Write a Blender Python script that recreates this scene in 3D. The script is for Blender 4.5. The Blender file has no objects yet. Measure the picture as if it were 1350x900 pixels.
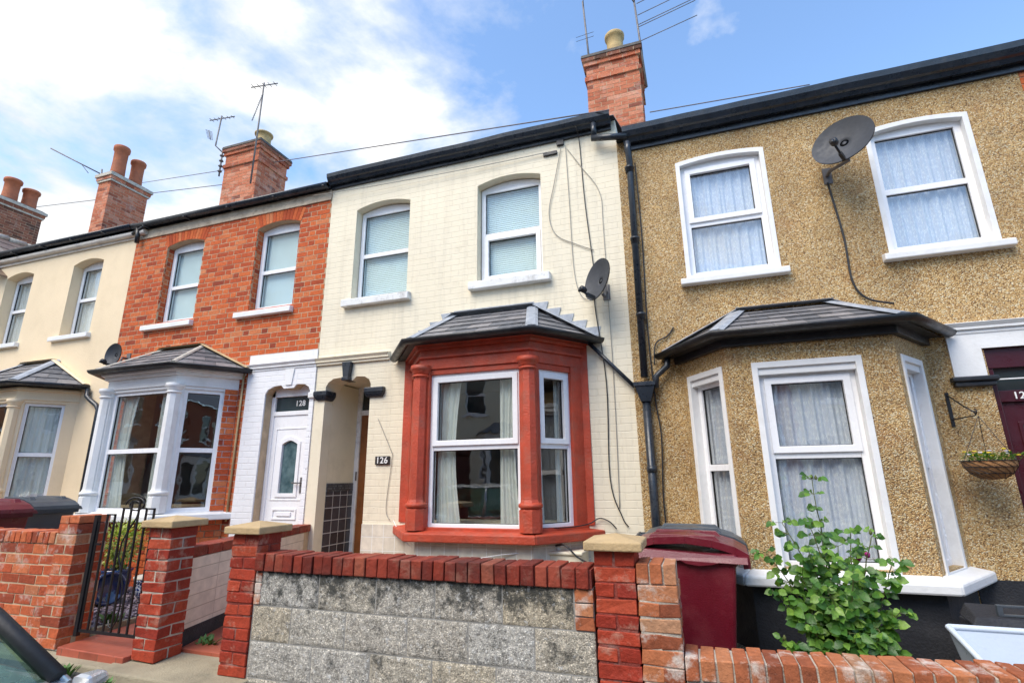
import bpy, bmesh, math, random
from mathutils import Vector, Matrix
from mathutils.geometry import tessellate_polygon
R = math.radians
random.seed(7)
scene = bpy.context.scene
COL = scene.collection

# ------------------------------------------------------------------ camera
cam_d = bpy.data.cameras.new('camera')
cam = bpy.data.objects.new('camera', cam_d)
COL.objects.link(cam)
cam_d.sensor_width = 36.0
cam_d.lens = 36.0 * 680 / 1350
cam_d.clip_end = 3000
yaw, pit, rol = R(18.6), R(14.9), R(-0.65)
fwd = Vector((-math.sin(yaw) * math.cos(pit), math.cos(yaw) * math.cos(pit), math.sin(pit)))
rt0 = Vector((math.cos(yaw), math.sin(yaw), 0))
up0 = rt0.cross(fwd)
rt = math.cos(rol) * rt0 + math.sin(rol) * up0
up = -math.sin(rol) * rt0 + math.cos(rol) * up0
m3 = Matrix((rt, up, -fwd)).transposed()
cam.matrix_world = Matrix.Translation((0, -5.6, 1.4)) @ m3.to_4x4()
scene.camera = cam

# ------------------------------------------------------------------ world
SUN_EL, SUN_AZ = R(52), R(205)      # azimuth measured clockwise from +Y
w = bpy.data.worlds.new('World'); scene.world = w; w.use_nodes = True
nt = w.node_tree; nt.nodes.clear()
def N(nt, typ, **kw):
    n = nt.nodes.new(typ)
    for k, v in kw.items(): setattr(n, k, v)
    return n
def lk(nt, a, b): nt.links.new(a, b)
def setin(n, **kw):
    for k, v in kw.items(): n.inputs[k.replace('_', ' ')].default_value = v
def mathn(nt, op, a, b=None, clamp=False):
    n = N(nt, 'ShaderNodeMath', operation=op); n.use_clamp = clamp
    for i, x in enumerate((a, b)):
        if x is None: continue
        if hasattr(x, 'links') or hasattr(x, 'is_linked'): lk(nt, x, n.inputs[i])
        else: n.inputs[i].default_value = x
    return n.outputs[0]
def ramp(nt, fac, stops):
    n = N(nt, 'ShaderNodeValToRGB')
    e = n.color_ramp.elements
    while len(e) < len(stops): e.new(0.5)
    for el, (p, c) in zip(e, stops):
        el.position = p; el.color = (c, c, c, 1) if isinstance(c, (int, float)) else (*c, 1)
    lk(nt, fac, n.inputs[0]); return n.outputs[0]
sky = N(nt, 'ShaderNodeTexSky', sky_type='NISHITA'); sky.sun_disc = False
sky.sun_elevation = SUN_EL; sky.sun_rotation = SUN_AZ; sky.altitude = 50
sky.air_density = 1.0; sky.dust_density = 0.6; sky.ozone_density = 2.2
tc = N(nt, 'ShaderNodeTexCoord'); sep = N(nt, 'ShaderNodeSeparateXYZ'); lk(nt, tc.outputs['Generated'], sep.inputs[0])
dz = mathn(nt, 'ADD', mathn(nt, 'MAXIMUM', sep.outputs[2], 0.0), 0.22)
cx_ = mathn(nt, 'DIVIDE', sep.outputs[0], dz); cy_ = mathn(nt, 'DIVIDE', sep.outputs[1], dz)
cmb = N(nt, 'ShaderNodeCombineXYZ'); lk(nt, cx_, cmb.inputs[0]); lk(nt, cy_, cmb.inputs[1]); cmb.inputs[2].default_value = 3.1
n1 = N(nt, 'ShaderNodeTexNoise'); setin(n1, Scale=2.6, Detail=12.0, Roughness=0.58, Distortion=0.2); lk(nt, cmb.outputs[0], n1.inputs['Vector'])
bias = mathn(nt, 'MULTIPLY', mathn(nt, 'ADD', sep.outputs[0], 0.20), -0.24)           # more cloud towards the west (-x)
lowb = mathn(nt, 'MULTIPLY', mathn(nt, 'SUBTRACT', 0.52, sep.outputs[2]), 0.22)
cov = mathn(nt, 'ADD', mathn(nt, 'ADD', n1.outputs[0], bias), lowb)
cl = ramp(nt, cov, [(0.45, 0.0), (0.53, 0.35), (0.64, 1.0)])
n2 = N(nt, 'ShaderNodeTexNoise'); setin(n2, Scale=2.6, Detail=8.0, Roughness=0.55); lk(nt, cmb.outputs[0], n2.inputs['Vector'])
shade = ramp(nt, n2.outputs[0], [(0.35, (2.9, 3.15, 3.5)), (0.62, (4.7, 4.65, 4.5))])
mixc = N(nt, 'ShaderNodeMix', data_type='RGBA'); lk(nt, cl, mixc.inputs[0])
skg = N(nt, 'ShaderNodeMix', data_type='RGBA', blend_type='MULTIPLY'); skg.inputs[0].default_value = 1
lk(nt, sky.outputs[0], skg.inputs[6]); skg.inputs[7].default_value = (1.26, 1.34, 1.36, 1)
lk(nt, skg.outputs[2], mixc.inputs[6]); lk(nt, shade, mixc.inputs[7])
bg = N(nt, 'ShaderNodeBackground'); bg.inputs[1].default_value = 0.15
lk(nt, mixc.outputs[2], bg.inputs[0])
wo = N(nt, 'ShaderNodeOutputWorld'); lk(nt, bg.outputs[0], wo.inputs[0])

sun_d = bpy.data.lights.new('sun', 'SUN'); sun = bpy.data.objects.new('sun', sun_d); COL.objects.link(sun)
sun_d.energy = 2.05; sun_d.angle = R(40); sun_d.color = (1.0, 0.90, 0.76)
sd = Vector((math.sin(SUN_AZ) * math.cos(SUN_EL), math.cos(SUN_AZ) * math.cos(SUN_EL), math.sin(SUN_EL)))
sun.rotation_euler = sd.to_track_quat('Z', 'Y').to_euler()
scene.view_settings.view_transform = 'Standard'; scene.view_settings.look = 'None'
scene.view_settings.gamma = 1; scene.view_settings.use_curve_mapping = False
scene.view_settings.exposure = 0.88

# ------------------------------------------------------------------ materials
def newmat(name):
    m = bpy.data.materials.new(name); m.use_nodes = True
    nt = m.node_tree; nt.nodes.clear()
    out = N(nt, 'ShaderNodeOutputMaterial'); b = N(nt, 'ShaderNodeBsdfPrincipled')
    lk(nt, b.outputs[0], out.inputs[0])
    return m, nt, b
def noise(nt, scale, detail=4, rough=.55, vec=None, dist=0):
    n = N(nt, 'ShaderNodeTexNoise'); setin(n, Scale=float(scale), Detail=float(detail), Roughness=rough, Distortion=float(dist))
    if vec is None: vec = N(nt, 'ShaderNodeNewGeometry').outputs['Position']
    lk(nt, vec, n.inputs['Vector']); return n.outputs[0]
def mixrgb(nt, fac, a, b, mode='MIX'):
    n = N(nt, 'ShaderNodeMix', data_type='RGBA', blend_type=mode)
    for i, x in ((0, fac), (6, a), (7, b)):
        if isinstance(x, (int, float)): n.inputs[i].default_value = x
        elif isinstance(x, tuple): n.inputs[i].default_value = (*x, 1)
        else: lk(nt, x, n.inputs[i])
    return n.outputs[2]
def bump(nt, b, h, dist=.01, strength=1.0, prev=None):
    n = N(nt, 'ShaderNodeBump'); n.inputs['Strength'].default_value = strength; n.inputs['Distance'].default_value = dist
    lk(nt, h, n.inputs['Height'])
    if prev is not None: lk(nt, prev, n.inputs['Normal'])
    lk(nt, n.outputs[0], b.inputs['Normal']); return n.outputs[0]
def plain(name, col, rough=.5, var=.12, vs=6, bs=60, bd=.0015, metal=0.0, dirt=None, dfac=.35, spec=.5, coat=0.0):
    m, nt, b = newmat(name)
    f = ramp(nt, noise(nt, vs, 6), [(.3, 1 - var), (.7, 1 + var * .4)])
    c = mixrgb(nt, 1.0, col, f, 'MULTIPLY')
    if dirt:
        d = ramp(nt, noise(nt, vs * .7 + 1.3, 9, .68), [(.5, 0.0), (.72, dfac)])
        c = mixrgb(nt, d, c, dirt)
    lk(nt, c, b.inputs['Base Color'])
    rr = ramp(nt, noise(nt, vs * 3, 4), [(.3, max(rough - .08, .02)), (.7, min(rough + .1, 1))]); lk(nt, rr, b.inputs['Roughness'])
    b.inputs['Metallic'].default_value = metal; b.inputs['Specular IOR Level'].default_value = spec
    b.inputs['Coat Weight'].default_value = coat
    if bd: bump(nt, b, noise(nt, bs, 5), bd)
    return m
def wallvec(nt):
    """(distance along the wall, height) for any upright face"""
    g = N(nt, 'ShaderNodeNewGeometry')
    cr = N(nt, 'ShaderNodeVectorMath', operation='CROSS_PRODUCT'); lk(nt, g.outputs['True Normal'], cr.inputs[0]); cr.inputs[1].default_value = (0, 0, 1)
    dt = N(nt, 'ShaderNodeVectorMath', operation='DOT_PRODUCT'); lk(nt, g.outputs['Position'], dt.inputs[0]); lk(nt, cr.outputs[0], dt.inputs[1])
    s = N(nt, 'ShaderNodeSeparateXYZ'); lk(nt, g.outputs['Position'], s.inputs[0])
    c = N(nt, 'ShaderNodeCombineXYZ'); lk(nt, dt.outputs['Value'], c.inputs[0]); lk(nt, s.outputs[2], c.inputs[1])
    return c.outputs[0], s, g
def wobble(nt, vec, amt=.006, scale=9):
    n = N(nt, 'ShaderNodeTexNoise'); setin(n, Scale=float(scale), Detail=3.0); lk(nt, vec, n.inputs['Vector'])
    s = N(nt, 'ShaderNodeVectorMath', operation='SUBTRACT'); lk(nt, n.outputs['Color'], s.inputs[0]); s.inputs[1].default_value = (.5, .5, .5)
    sc = N(nt, 'ShaderNodeVectorMath', operation='SCALE'); lk(nt, s.outputs[0], sc.inputs[0]); sc.inputs['Scale'].default_value = amt * 2
    a = N(nt, 'ShaderNodeVectorMath', operation='ADD'); lk(nt, vec, a.inputs[0]); lk(nt, sc.outputs[0], a.inputs[1])
    return a.outputs[0]
def bricktex(nt, vec, bw=.225, rh=.078, ms=.006, smooth=.3):
    t = N(nt, 'ShaderNodeTexBrick'); t.offset = .5; t.squash = 1
    setin(t, Scale=1.0, Brick_Width=bw, Row_Height=rh, Mortar_Size=ms, Mortar_Smooth=smooth, Bias=0.0)
    t.inputs['Color1'].default_value = (0, 0, 0, 1); t.inputs['Color2'].default_value = (1, 1, 1, 1); t.inputs['Mortar'].default_value = (.5, .5, .5, 1)
    lk(nt, vec, t.inputs['Vector']); return t
def painted_brick(name, col, rough=.6, depth=.004, bw=.225, rh=.078, ms=.006, dirt=(.35, .3, .2), dfac=.3, streak=0.0):
    m, nt, b = newmat(name)
    v, s, g = wallvec(nt); v2 = wobble(nt, v)
    t = bricktex(nt, v2, bw, rh, ms, .6)
    tone = ramp(nt, noise(nt, 1.2, 5), [(.3, .93), (.7, 1.03)])
    c = mixrgb(nt, 1.0, col, tone, 'MULTIPLY')
    c = mixrgb(nt, mathn(nt, 'MULTIPLY', t.outputs['Fac'], ramp(nt, noise(nt, 3.1, 4), [(.45, 0.0), (.7, .18)])), c, tuple(x * .65 for x in col))
    d = ramp(nt, noise(nt, 3.3, 11, .72), [(.56, 0.0), (.75, dfac)])
    c = mixrgb(nt, d, c, dirt)
    if streak:
        mp = N(nt, 'ShaderNodeMapping'); mp.inputs['Scale'].default_value = (7, .45, 1); lk(nt, v, mp.inputs['Vector'])
        sv = ramp(nt, noise(nt, 1.0, 9, .7, mp.outputs[0]), [(.50, 0.0), (.72, streak)]); c = mixrgb(nt, sv, c, (.36, .32, .24))
        pt = ramp(nt, noise(nt, 1.7, 3, .4), [(.5, 0.0), (.54, .10)]); c = mixrgb(nt, pt, c, (.70, .66, .54))
    sp = ramp(nt, noise(nt, 21, 3, .5), [(.735, 0.0), (.76, .55)])
    c = mixrgb(nt, sp, c, (.16, .15, .13))
    lk(nt, c, b.inputs['Base Color']); b.inputs['Roughness'].default_value = rough
    inv = mathn(nt, 'SUBTRACT', 1.0, t.outputs['Fac'])
    h = mathn(nt, 'ADD', inv, mathn(nt, 'MULTIPLY', noise(nt, 22, 5, .6), .55))
    h = mathn(nt, 'ADD', h, mathn(nt, 'MULTIPLY', t.outputs['Color'], .12))
    bump(nt, b, h, depth, 1.0); return m
def island_brick(name, stops, mort=False, eff=0.0, effcol=(.7, .66, .58), soot=.35, rough=.85, seed=0.0):
    """per-brick colour for walls laid out of separate bricks"""
    m, nt, b = newmat(name)
    g = N(nt, 'ShaderNodeNewGeometry')
    rnd = mathn(nt, 'FRACT', mathn(nt, 'ADD', g.outputs['Random Per Island'], seed))
    c = ramp(nt, rnd, stops)
    f = ramp(nt, noise(nt, 30, 6, .65), [(.3, .72), (.72, 1.18)]); c = mixrgb(nt, 1.0, c, f, 'MULTIPLY')
    d = ramp(nt, noise(nt, 2.4, 8, .7), [(.5, 0.0), (.75, soot)]); c = mixrgb(nt, d, c, (.05, .035, .03))
    if eff:
        e = ramp(nt, noise(nt, 5.5, 9, .72), [(.53, 0.0), (.66, eff)]); c = mixrgb(nt, e, c, effcol)
    lk(nt, c, b.inputs['Base Color']); b.inputs['Roughness'].default_value = rough; b.inputs['Specular IOR Level'].default_value = .25
    bump(nt, b, mathn(nt, 'ADD', noise(nt, 60, 6, .65), mathn(nt, 'MULTIPLY', noise(nt, 14, 3), .8)), .006); return m

M = {}
M['cream'] = painted_brick('cream_paint', (.81, .725, .545), .6, .002, streak=.30)
M['cream_smooth'] = plain('cream_smooth', (.81, .725, .545), .6, .05, 3, 30, .003, dirt=(.4, .34, .22), dfac=.25)
M['peach'] = plain('peach_render', (.82, .66, .44), .75, .06, 1.5, 45, .004, dirt=(.5, .38, .22), dfac=.2)
M['white_brick'] = painted_brick('white_painted_brick', (.82, .82, .83), .5, .0025, dirt=(.5, .48, .45), dfac=.2)
M['white_paint'] = plain('white_paint', (.80, .80, .79), .5, .05, 4, 40, .002, dirt=(.42, .4, .36), dfac=.3)
M['old_white'] = plain('old_white_paint', (.78, .78, .76), .55, .08, 7, 50, .004, dirt=(.22, .2, .18), dfac=.75)
M['upvc'] = plain('white_plastic', (.86, .86, .87), .25, .02, 3, 30, 0, dirt=(.6, .58, .55), dfac=.12)
M['red'] = plain('red_masonry_paint', (.49, .062, .024), .55, .28, 5, 45, .007, dirt=(.30, .11, .07), dfac=.7)
M['navy'] = plain('dark_navy_gloss', (.020, .027, .038), .3, .3, 5, 25, .002, dirt=(.12, .12, .12), dfac=.25)
M['black'] = plain('black_paint', (.014, .015, .018), .42, .3, 4, 40, .003, dirt=(.09, .085, .08), dfac=.35)
M['blackmatt'] = plain('black_masonry', (.018, .019, .024), .7, .3, 2.5, 60, .006, dirt=(.07, .07, .075), dfac=.4)
M['lead'] = plain('lead', (.36, .39, .43), .5, .25, 9, 30, .004, dirt=(.55, .56, .58), dfac=.6, metal=.2)
M['pale_mortar'] = plain('pale_mortar', (.55, .50, .42), .9, .2, 14, 60, .008, dirt=(.2, .18, .12), dfac=.5)
M['fascia'] = plain('weathered_fascia', (.55, .45, .33), .7, .3, 5, 30, .005, dirt=(.14, .08, .05), dfac=.85)
M['fascia_w'] = plain('pale_fascia', (.68, .62, .54), .6, .12, 5, 30, .004, dirt=(.3, .2, .15), dfac=.5)
M['mortar_red'] = plain('painted_mortar', (.24, .04, .025), .8, .3, 9, 80, .006, dirt=(.42, .36, .3), dfac=.55)
M['mortar'] = plain('mortar', (.56, .42, .27), .95, .25, 9, 80, .006)
M['mortar_pale'] = plain('mortar_white', (.50, .44, .36), .95, .3, 9, 80, .008)
M['stone_cap'] = plain('ochre_stone', (.52, .37, .19), .8, .22, 5, 70, .005, dirt=(.25, .18, .1), dfac=.5)
M['slab'] = plain('stone_slab', (.36, .31, .21), .85, .3, 3, 70, .008, dirt=(.13, .12, .08), dfac=.6)
M['iron'] = plain('black_iron', (.012, .012, .014), .4, .2, 20, 60, .001)
M['galv'] = plain('dull_metal', (.18, .17, .17), .55, .3, 20, 60, .001, metal=.4)
M['dish'] = plain('dark_grey_dish', (.040, .045, .055), .6, .2, 7, 60, .001)
M['maroon_bin'] = plain('maroon_plastic', (.135, .008, .018), .33, .15, 4, 110, .002, dirt=(.3, .09, .09), dfac=.25)
M['grey_bin'] = plain('grey_plastic', (.055, .068, .082), .4, .15, 4, 110, .002, dirt=(.16, .17, .18), dfac=.25)
M['rubber'] = plain('rubber', (.012, .012, .013), .55, .2, 10, 50, .001)
M['terracotta'] = plain('terracotta', (.43, .13, .055), .75, .2, 6, 50, .003, dirt=(.1, .05, .04), dfac=.45)
M['buff_pot'] = plain('buff_pot', (.50, .36, .16), .75, .2, 9, 50, .003, dirt=(.14, .09, .05), dfac=.6)
M['wood'] = plain('varnished_wood', (.27, .095, .028), .35, .25, 7, 40, .002)
M['maroon_door'] = plain('maroon_door', (.055, .008, .014), .3, .12, 3, 60, .001, dirt=(.12, .03, .04), dfac=.2)
M['tub'] = plain('pale_plastic', (.60, .68, .78), .3, .05, 3, 40, .001)
M['blueglaze'] = plain('blue_glaze', (.012, .032, .11), .12, .35, 9, 30, .001, coat=.6)
M['cable'] = plain('black_cable', (.02, .02, .022), .5, .1, 10, 40, 0)
M['cable_w'] = plain('grey_cable', (.33, .31, .27), .6, .1, 10, 40, 0)
M['wire'] = plain('overhead_wire', (.16, .15, .17), .6, .1, 10, 40, 0)
M['interior'] = plain('interior_plaster', (.30, .27, .24), .9, .1, 2, 40, 0)
M['curtain'] = plain('net_curtain', (.86, .86, .84), .9, .06, 7, 90, .002)
M['drape'] = plain('cream_drape', (.74, .75, .70), .9, .1, 9, 90, .002)
M['blind'] = plain('blind_slat', (.84, .85, .84), .6, .04, 7, 90, 0)
M['blind_fabric'] = plain('roller_blind', (.72, .74, .75), .85, .05, 5, 150, .001)
M['silver'] = plain('silver_car_paint', (.55, .57, .58), .25, .04, 3, 40, 0, metal=.6, coat=.7)
M['redtile'] = painted_brick('red_path_tile', (.40, .10, .055), .5)
M['weed'] = plain('weed', (.09, .2, .035), .6, .35, 18, 50, .001)
M['soil'] = plain('soil', (.08, .06, .045), .95, .4, 9, 60, .02)
M['coir'] = plain('coir', (.40, .20, .08), .95, .4, 30, 120, .01)
M['stem'] = plain('stem', (.10, .12, .03), .7, .3, 12, 60, .002)
M['flower_y'] = plain('yellow_petal', (.80, .60, .03), .6, .1, 20, 60, 0)
M['flower_p'] = plain('pale_petal', (.70, .66, .78), .6, .1, 20, 60, 0)
M['flower_m'] = plain('magenta_petal', (.45, .03, .22), .6, .1, 20, 60, 0)
M['letter'] = plain('white_letter', (.82, .82, .80), .5, .02, 5, 40, 0)
M['plaque'] = plain('plaque', (.035, .03, .03), .35, .2, 15, 40, .001)

def leafmat(name, c1, c2, c3):
    m, nt, b = newmat(name)
    g = N(nt, 'ShaderNodeNewGeometry')
    c = ramp(nt, g.outputs['Random Per Island'], [(0, c1), (.55, c2), (1, c3)])
    f = ramp(nt, noise(nt, 55, 3), [(.3, .75), (.7, 1.2)]); c = mixrgb(nt, 1.0, c, f, 'MULTIPLY')
    lk(nt, c, b.inputs['Base Color']); b.inputs['Roughness'].default_value = .38
    tr = N(nt, 'ShaderNodeBsdfTranslucent'); lk(nt, mixrgb(nt, 1.0, c, (1.2, 1.5, .5), 'MULTIPLY'), tr.inputs[0])
    mx = N(nt, 'ShaderNodeMixShader'); mx.inputs[0].default_value = .3
    out = [n for n in nt.nodes if n.type == 'OUTPUT_MATERIAL'][0]
    lk(nt, b.outputs[0], mx.inputs[1]); lk(nt, tr.outputs[0], mx.inputs[2]); lk(nt, mx.outputs[0], out.inputs[0])
    bump(nt, b, noise(nt, 70, 4), .003); return m
M['leaf'] = leafmat('rose_leaf', (.035, .11, .02), (.095, .23, .035), (.24, .40, .06))
M['leaf2'] = leafmat('variegated_leaf', (.12, .2, .03), (.42, .46, .10), (.70, .68, .30))
M['leaf3'] = leafmat('basket_leaf', (.03, .11, .02), (.08, .2, .035), (.16, .3, .05))

def glassmat(name, refl=1.0, tint=(.93, .96, .95), base=.06):
    m, nt, b = newmat(name); nt.nodes.remove(b)
    out = [n for n in nt.nodes if n.type == 'OUTPUT_MATERIAL'][0]
    tr = N(nt, 'ShaderNodeBsdfTransparent'); tr.inputs[0].default_value = (*tint, 1)
    gl = N(nt, 'ShaderNodeBsdfGlossy'); gl.inputs['Roughness'].default_value = .012
    bp = N(nt, 'ShaderNodeBump'); bp.inputs['Distance'].default_value = .0025; bp.inputs['Strength'].default_value = .5
    lk(nt, noise(nt, 3.5, 2), bp.inputs['Height']); lk(nt, bp.outputs[0], gl.inputs['Normal'])
    ge = N(nt, 'ShaderNodeNewGeometry'); dt = N(nt, 'ShaderNodeVectorMath', operation='DOT_PRODUCT')
    lk(nt, ge.outputs['Incoming'], dt.inputs[0]); lk(nt, ge.outputs['Normal'], dt.inputs[1])
    sch = mathn(nt, 'POWER', mathn(nt, 'SUBTRACT', 1.0, mathn(nt, 'ABSOLUTE', dt.outputs['Value'])), 4.0)
    f = mathn(nt, 'ADD', mathn(nt, 'MULTIPLY', sch, .8 * refl), base + .045, True)
    mx = N(nt, 'ShaderNodeMixShader'); lk(nt, f, mx.inputs[0]); lk(nt, tr.outputs[0], mx.inputs[1]); lk(nt, gl.outputs[0], mx.inputs[2])
    lk(nt, mx.outputs[0], out.inputs[0]); return m
M['glass'] = glassmat('window_glass', .8, (.95, .97, .96), .075)
M['glass_up'] = glassmat('window_glass_upper', .6, (.90, .96, .96), .02)
M['carglass'] = glassmat('car_glass', 1.0, (.55, .72, .62), .04)
def obscure():
    m, nt, b = newmat('obscured_glass')
    f = noise(nt, 9, 3); lk(nt, ramp(nt, f, [(.3, (.035, .075, .085)), (.7, (.13, .2, .21))]), b.inputs['Base Color'])
    b.inputs['Roughness'].default_value = .12; b.inputs['Coat Weight'].default_value = .5
    bump(nt, b, noise(nt, 28, 3), .004); return m
M['obscure'] = obscure()
M['darkglass'] = plain('dark_glass', (.03, .045, .05), .08, .3, 3, 30, 0, coat=.4)

def lace():
    m, nt, b = newmat('lace_curtain')
    v, s, g = wallvec(nt)
    vo = N(nt, 'ShaderNodeTexVoronoi'); setin(vo, Scale=26.0); lk(nt, v, vo.inputs['Vector'])
    n = noise(nt, 30, 5, .7, v)
    f = ramp(nt, mathn(nt, 'ADD', mathn(nt, 'MULTIPLY', vo.outputs['Distance'], .9), mathn(nt, 'MULTIPLY', n, .7)), [(.45, .0), (.85, 1.0)])
    lk(nt, mixrgb(nt, f, (.90, .90, .93), (.66, .68, .78)), b.inputs['Base Color'])
    b.inputs['Roughness'].default_value = .9
    bump(nt, b, f, .003); return m
M['lace'] = lace()

def pebble():
    m, nt, b = newmat('pebbledash')
    g = N(nt, 'ShaderNodeNewGeometry')
    vo = N(nt, 'ShaderNodeTexVoronoi'); setin(vo, Scale=102.0, Randomness=1.0); lk(nt, g.outputs['Position'], vo.inputs['Vector'])
    sepc = N(nt, 'ShaderNodeSeparateColor'); lk(nt, vo.outputs['Color'], sepc.inputs[0])
    c = ramp(nt, sepc.outputs[0], [(0, (.15, .070, .020)), (.12, (.42, .23, .075)), (.45, (.66, .405, .150)), (.75, (.76, .53, .235)), (.95, (.85, .74, .50))])
    edge = ramp(nt, vo.outputs['Distance'], [(.4, 0.0), (.8, .6)])
    c = mixrgb(nt, edge, c, (.20, .125, .055))
    st = ramp(nt, noise(nt, .9, 10, .72), [(.34, .68), (.62, 1.12)]); c = mixrgb(nt, 1.0, c, st, 'MULTIPLY')
    rs = ramp(nt, noise(nt, 2.2, 6, .6), [(.56, 0.0), (.75, .38)]); c = mixrgb(nt, rs, c, (.42, .17, .055))
    gm = ramp(nt, noise(nt, 2.7, 11, .74), [(.55, 0.0), (.74, .55)]); c = mixrgb(nt, gm, c, (.13, .09, .05))
    lk(nt, c, b.inputs['Base Color']); b.inputs['Roughness'].default_value = .6
    h = mathn(nt, 'SUBTRACT', 1.0, vo.outputs['Distance'])
    h = mathn(nt, 'ADD', h, mathn(nt, 'MULTIPLY', sepc.outputs[1], .6))
    bump(nt, b, h, .009); return m
M['pebble'] = pebble()

def blockmat():
    m, nt, b = newmat('concrete_block')
    g = N(nt, 'ShaderNodeNewGeometry'); P = g.outputs['Position']
    s = N(nt, 'ShaderNodeSeparateXYZ'); lk(nt, P, s.inputs[0])
    vo = N(nt, 'ShaderNodeTexVoronoi'); setin(vo, Scale=190.0); lk(nt, P, vo.inputs['Vector'])
    sc = N(nt, 'ShaderNodeSeparateColor'); lk(nt, vo.outputs['Color'], sc.inputs[0])
    base = ramp(nt, g.outputs['Random Per Island'], [(0, (.47, .43, .36)), (.5, (.50, .48, .43)), (1, (.46, .38, .25))])
    ag = ramp(nt, sc.outputs[0], [(0, .35), (.14, .8), (.75, 1.08), (.95, 1.9)])
    c = mixrgb(nt, 1.0, base, ag, 'MULTIPLY')
    c = mixrgb(nt, 1.0, c, ramp(nt, noise(nt, 34, 9, .78), [(.3, .5), (.7, 1.45)]), 'MULTIPLY')
    # black algae growing down from under the coping
    top = ramp(nt, s.outputs[2], [(.55, 0.0), (.78, 1.0)])
    al = ramp(nt, mathn(nt, 'ADD', noise(nt, 8, 12, .78), mathn(nt, 'MULTIPLY', top, .15)), [(.53, 0.0), (.65, .9)])
    c = mixrgb(nt, al, c, (.035, .038, .034))
    wh = ramp(nt, noise(nt, 24, 9, .78), [(.57, 0.0), (.64, .75)]); c = mixrgb(nt, wh, c, (.72, .72, .70))
    lk(nt, c, b.inputs['Base Color']); b.inputs['Roughness'].default_value = .9
    h = mathn(nt, 'ADD', mathn(nt, 'MULTIPLY', vo.outputs['Distance'], -.35), noise(nt, 40, 8, .75))
    bump(nt, b, h, .014); return m
M['block'] = blockmat()
M['block_mortar'] = plain('block_mortar', (.34, .33, .30), .95, .3, 9, 80, .006)

def slatemat(name, stops):
    m, nt, b = newmat(name)
    g = N(nt, 'ShaderNodeNewGeometry')
    c = ramp(nt, g.outputs['Random Per Island'], stops)
    c = mixrgb(nt, 1.0, c, ramp(nt, noise(nt, 14, 6, .65), [(.3, .7), (.75, 1.35)]), 'MULTIPLY')
    li = ramp(nt, noise(nt, 9, 9, .75), [(.6, 0.0), (.72, .4)]); c = mixrgb(nt, li, c, (.30, .29, .24))
    lk(nt, c, b.inputs['Base Color']); b.inputs['Roughness'].default_value = .55
    bump(nt, b, noise(nt, 30, 5), .003); return m
M['slate'] = slatemat('slate', [(0, (.10, .105, .115)), (.5, (.17, .165, .17)), (1, (.24, .225, .22))])
M['pantile'] = slatemat('roof_tile', [(0, (.16, .10, .07)), (.5, (.24, .17, .12)), (1, (.3, .24, .18))])

M['brick_o'] = island_brick('orange_brick', [(0, (.27, .050, .025)), (.12, (.45, .080, .027)), (.5, (.55, .110, .034)), (.85, (.62, .145, .043)), (1, (.60, .21, .09))], soot=.12)
M['brick_red'] = island_brick('red_painted_brick', [(0, (.14, .020, .013)), (.35, (.22, .032, .018)), (.75, (.29, .045, .024)), (1, (.34, .09, .05))], eff=.35, effcol=(.40, .24, .17), soot=.75, rough=.6)
M['brick_pier'] = island_brick('flaking_red_brick', [(0, (.27, .028, .016)), (.5, (.38, .045, .02)), (1, (.44, .07, .03))], eff=.6, effcol=(.5, .33, .24), soot=.3, rough=.6)
M['brick_pale'] = island_brick('weathered_orange_brick', [(0, (.22, .06, .03)), (.4, (.42, .13, .055)), (.8, (.52, .19, .08)), (1, (.46, .25, .14))], eff=.75, soot=.45)
M['brick_garden'] = island_brick('garden_brick', [(0, (.28, .06, .03)), (.4, (.50, .10, .038)), (.8, (.60, .16, .06)), (1, (.48, .20, .10))], eff=.5, soot=.3)
M['brick_chim'] = island_brick('chimney_brick', [(0, (.22, .07, .045)), (.2, (.45, .13, .065)), (.7, (.56, .19, .10)), (1, (.60, .28, .18))], soot=.4, eff=.25)
M['brick_brown'] = island_brick('brown_brick', [(0, (.10, .05, .035)), (.5, (.24, .09, .055)), (1, (.36, .14, .08))], soot=.5, eff=.15)

def tilemat(name, col, gcol, tw, th, var=.2, rough=.25, gs=.004):
    m, nt, b = newmat(name)
    v, s, g = wallvec(nt)
    t = bricktex(nt, v, tw, th, gs, .1); t.offset = 0.0
    lo = tuple(x * (1 - var) for x in col); hi = tuple(min(x * (1 + var), 1) for x in col)
    c = mixrgb(nt, t.outputs['Color'], lo, hi)
    c = mixrgb(nt, 1.0, c, ramp(nt, noise(nt, 12, 5), [(.3, .85), (.7, 1.1)]), 'MULTIPLY')
    c = mixrgb(nt, t.outputs['Fac'], c, gcol)
    lk(nt, c, b.inputs['Base Color']); b.inputs['Roughness'].default_value = rough
    bump(nt, b, mathn(nt, 'SUBTRACT', 1.0, t.outputs['Fac']), .003); return m
M['dado_tile'] = tilemat('dark_wall_tile', (.050, .052, .062), (.55, .55, .55), .152, .152, .3, .25, .005)
M['border_tile'] = tilemat('border_tile', (.12, .12, .13), (.04, .04, .04), .03, .03, .6, .3, .004)
M['cream_tile'] = tilemat('cream_wall_tile', (.66, .60, .49), (.82, .80, .74), .152, .152, .13, .3, .004)
M['divide_tile'] = tilemat('cream_panel', (.72, .63, .50), (.50, .42, .32), .62, .102, .05, .5, .003)
M['path_tile'] = tilemat('red_quarry_tile', (.40, .095, .055), (.20, .08, .05), .20, .20, .2, .45, .004)

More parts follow.
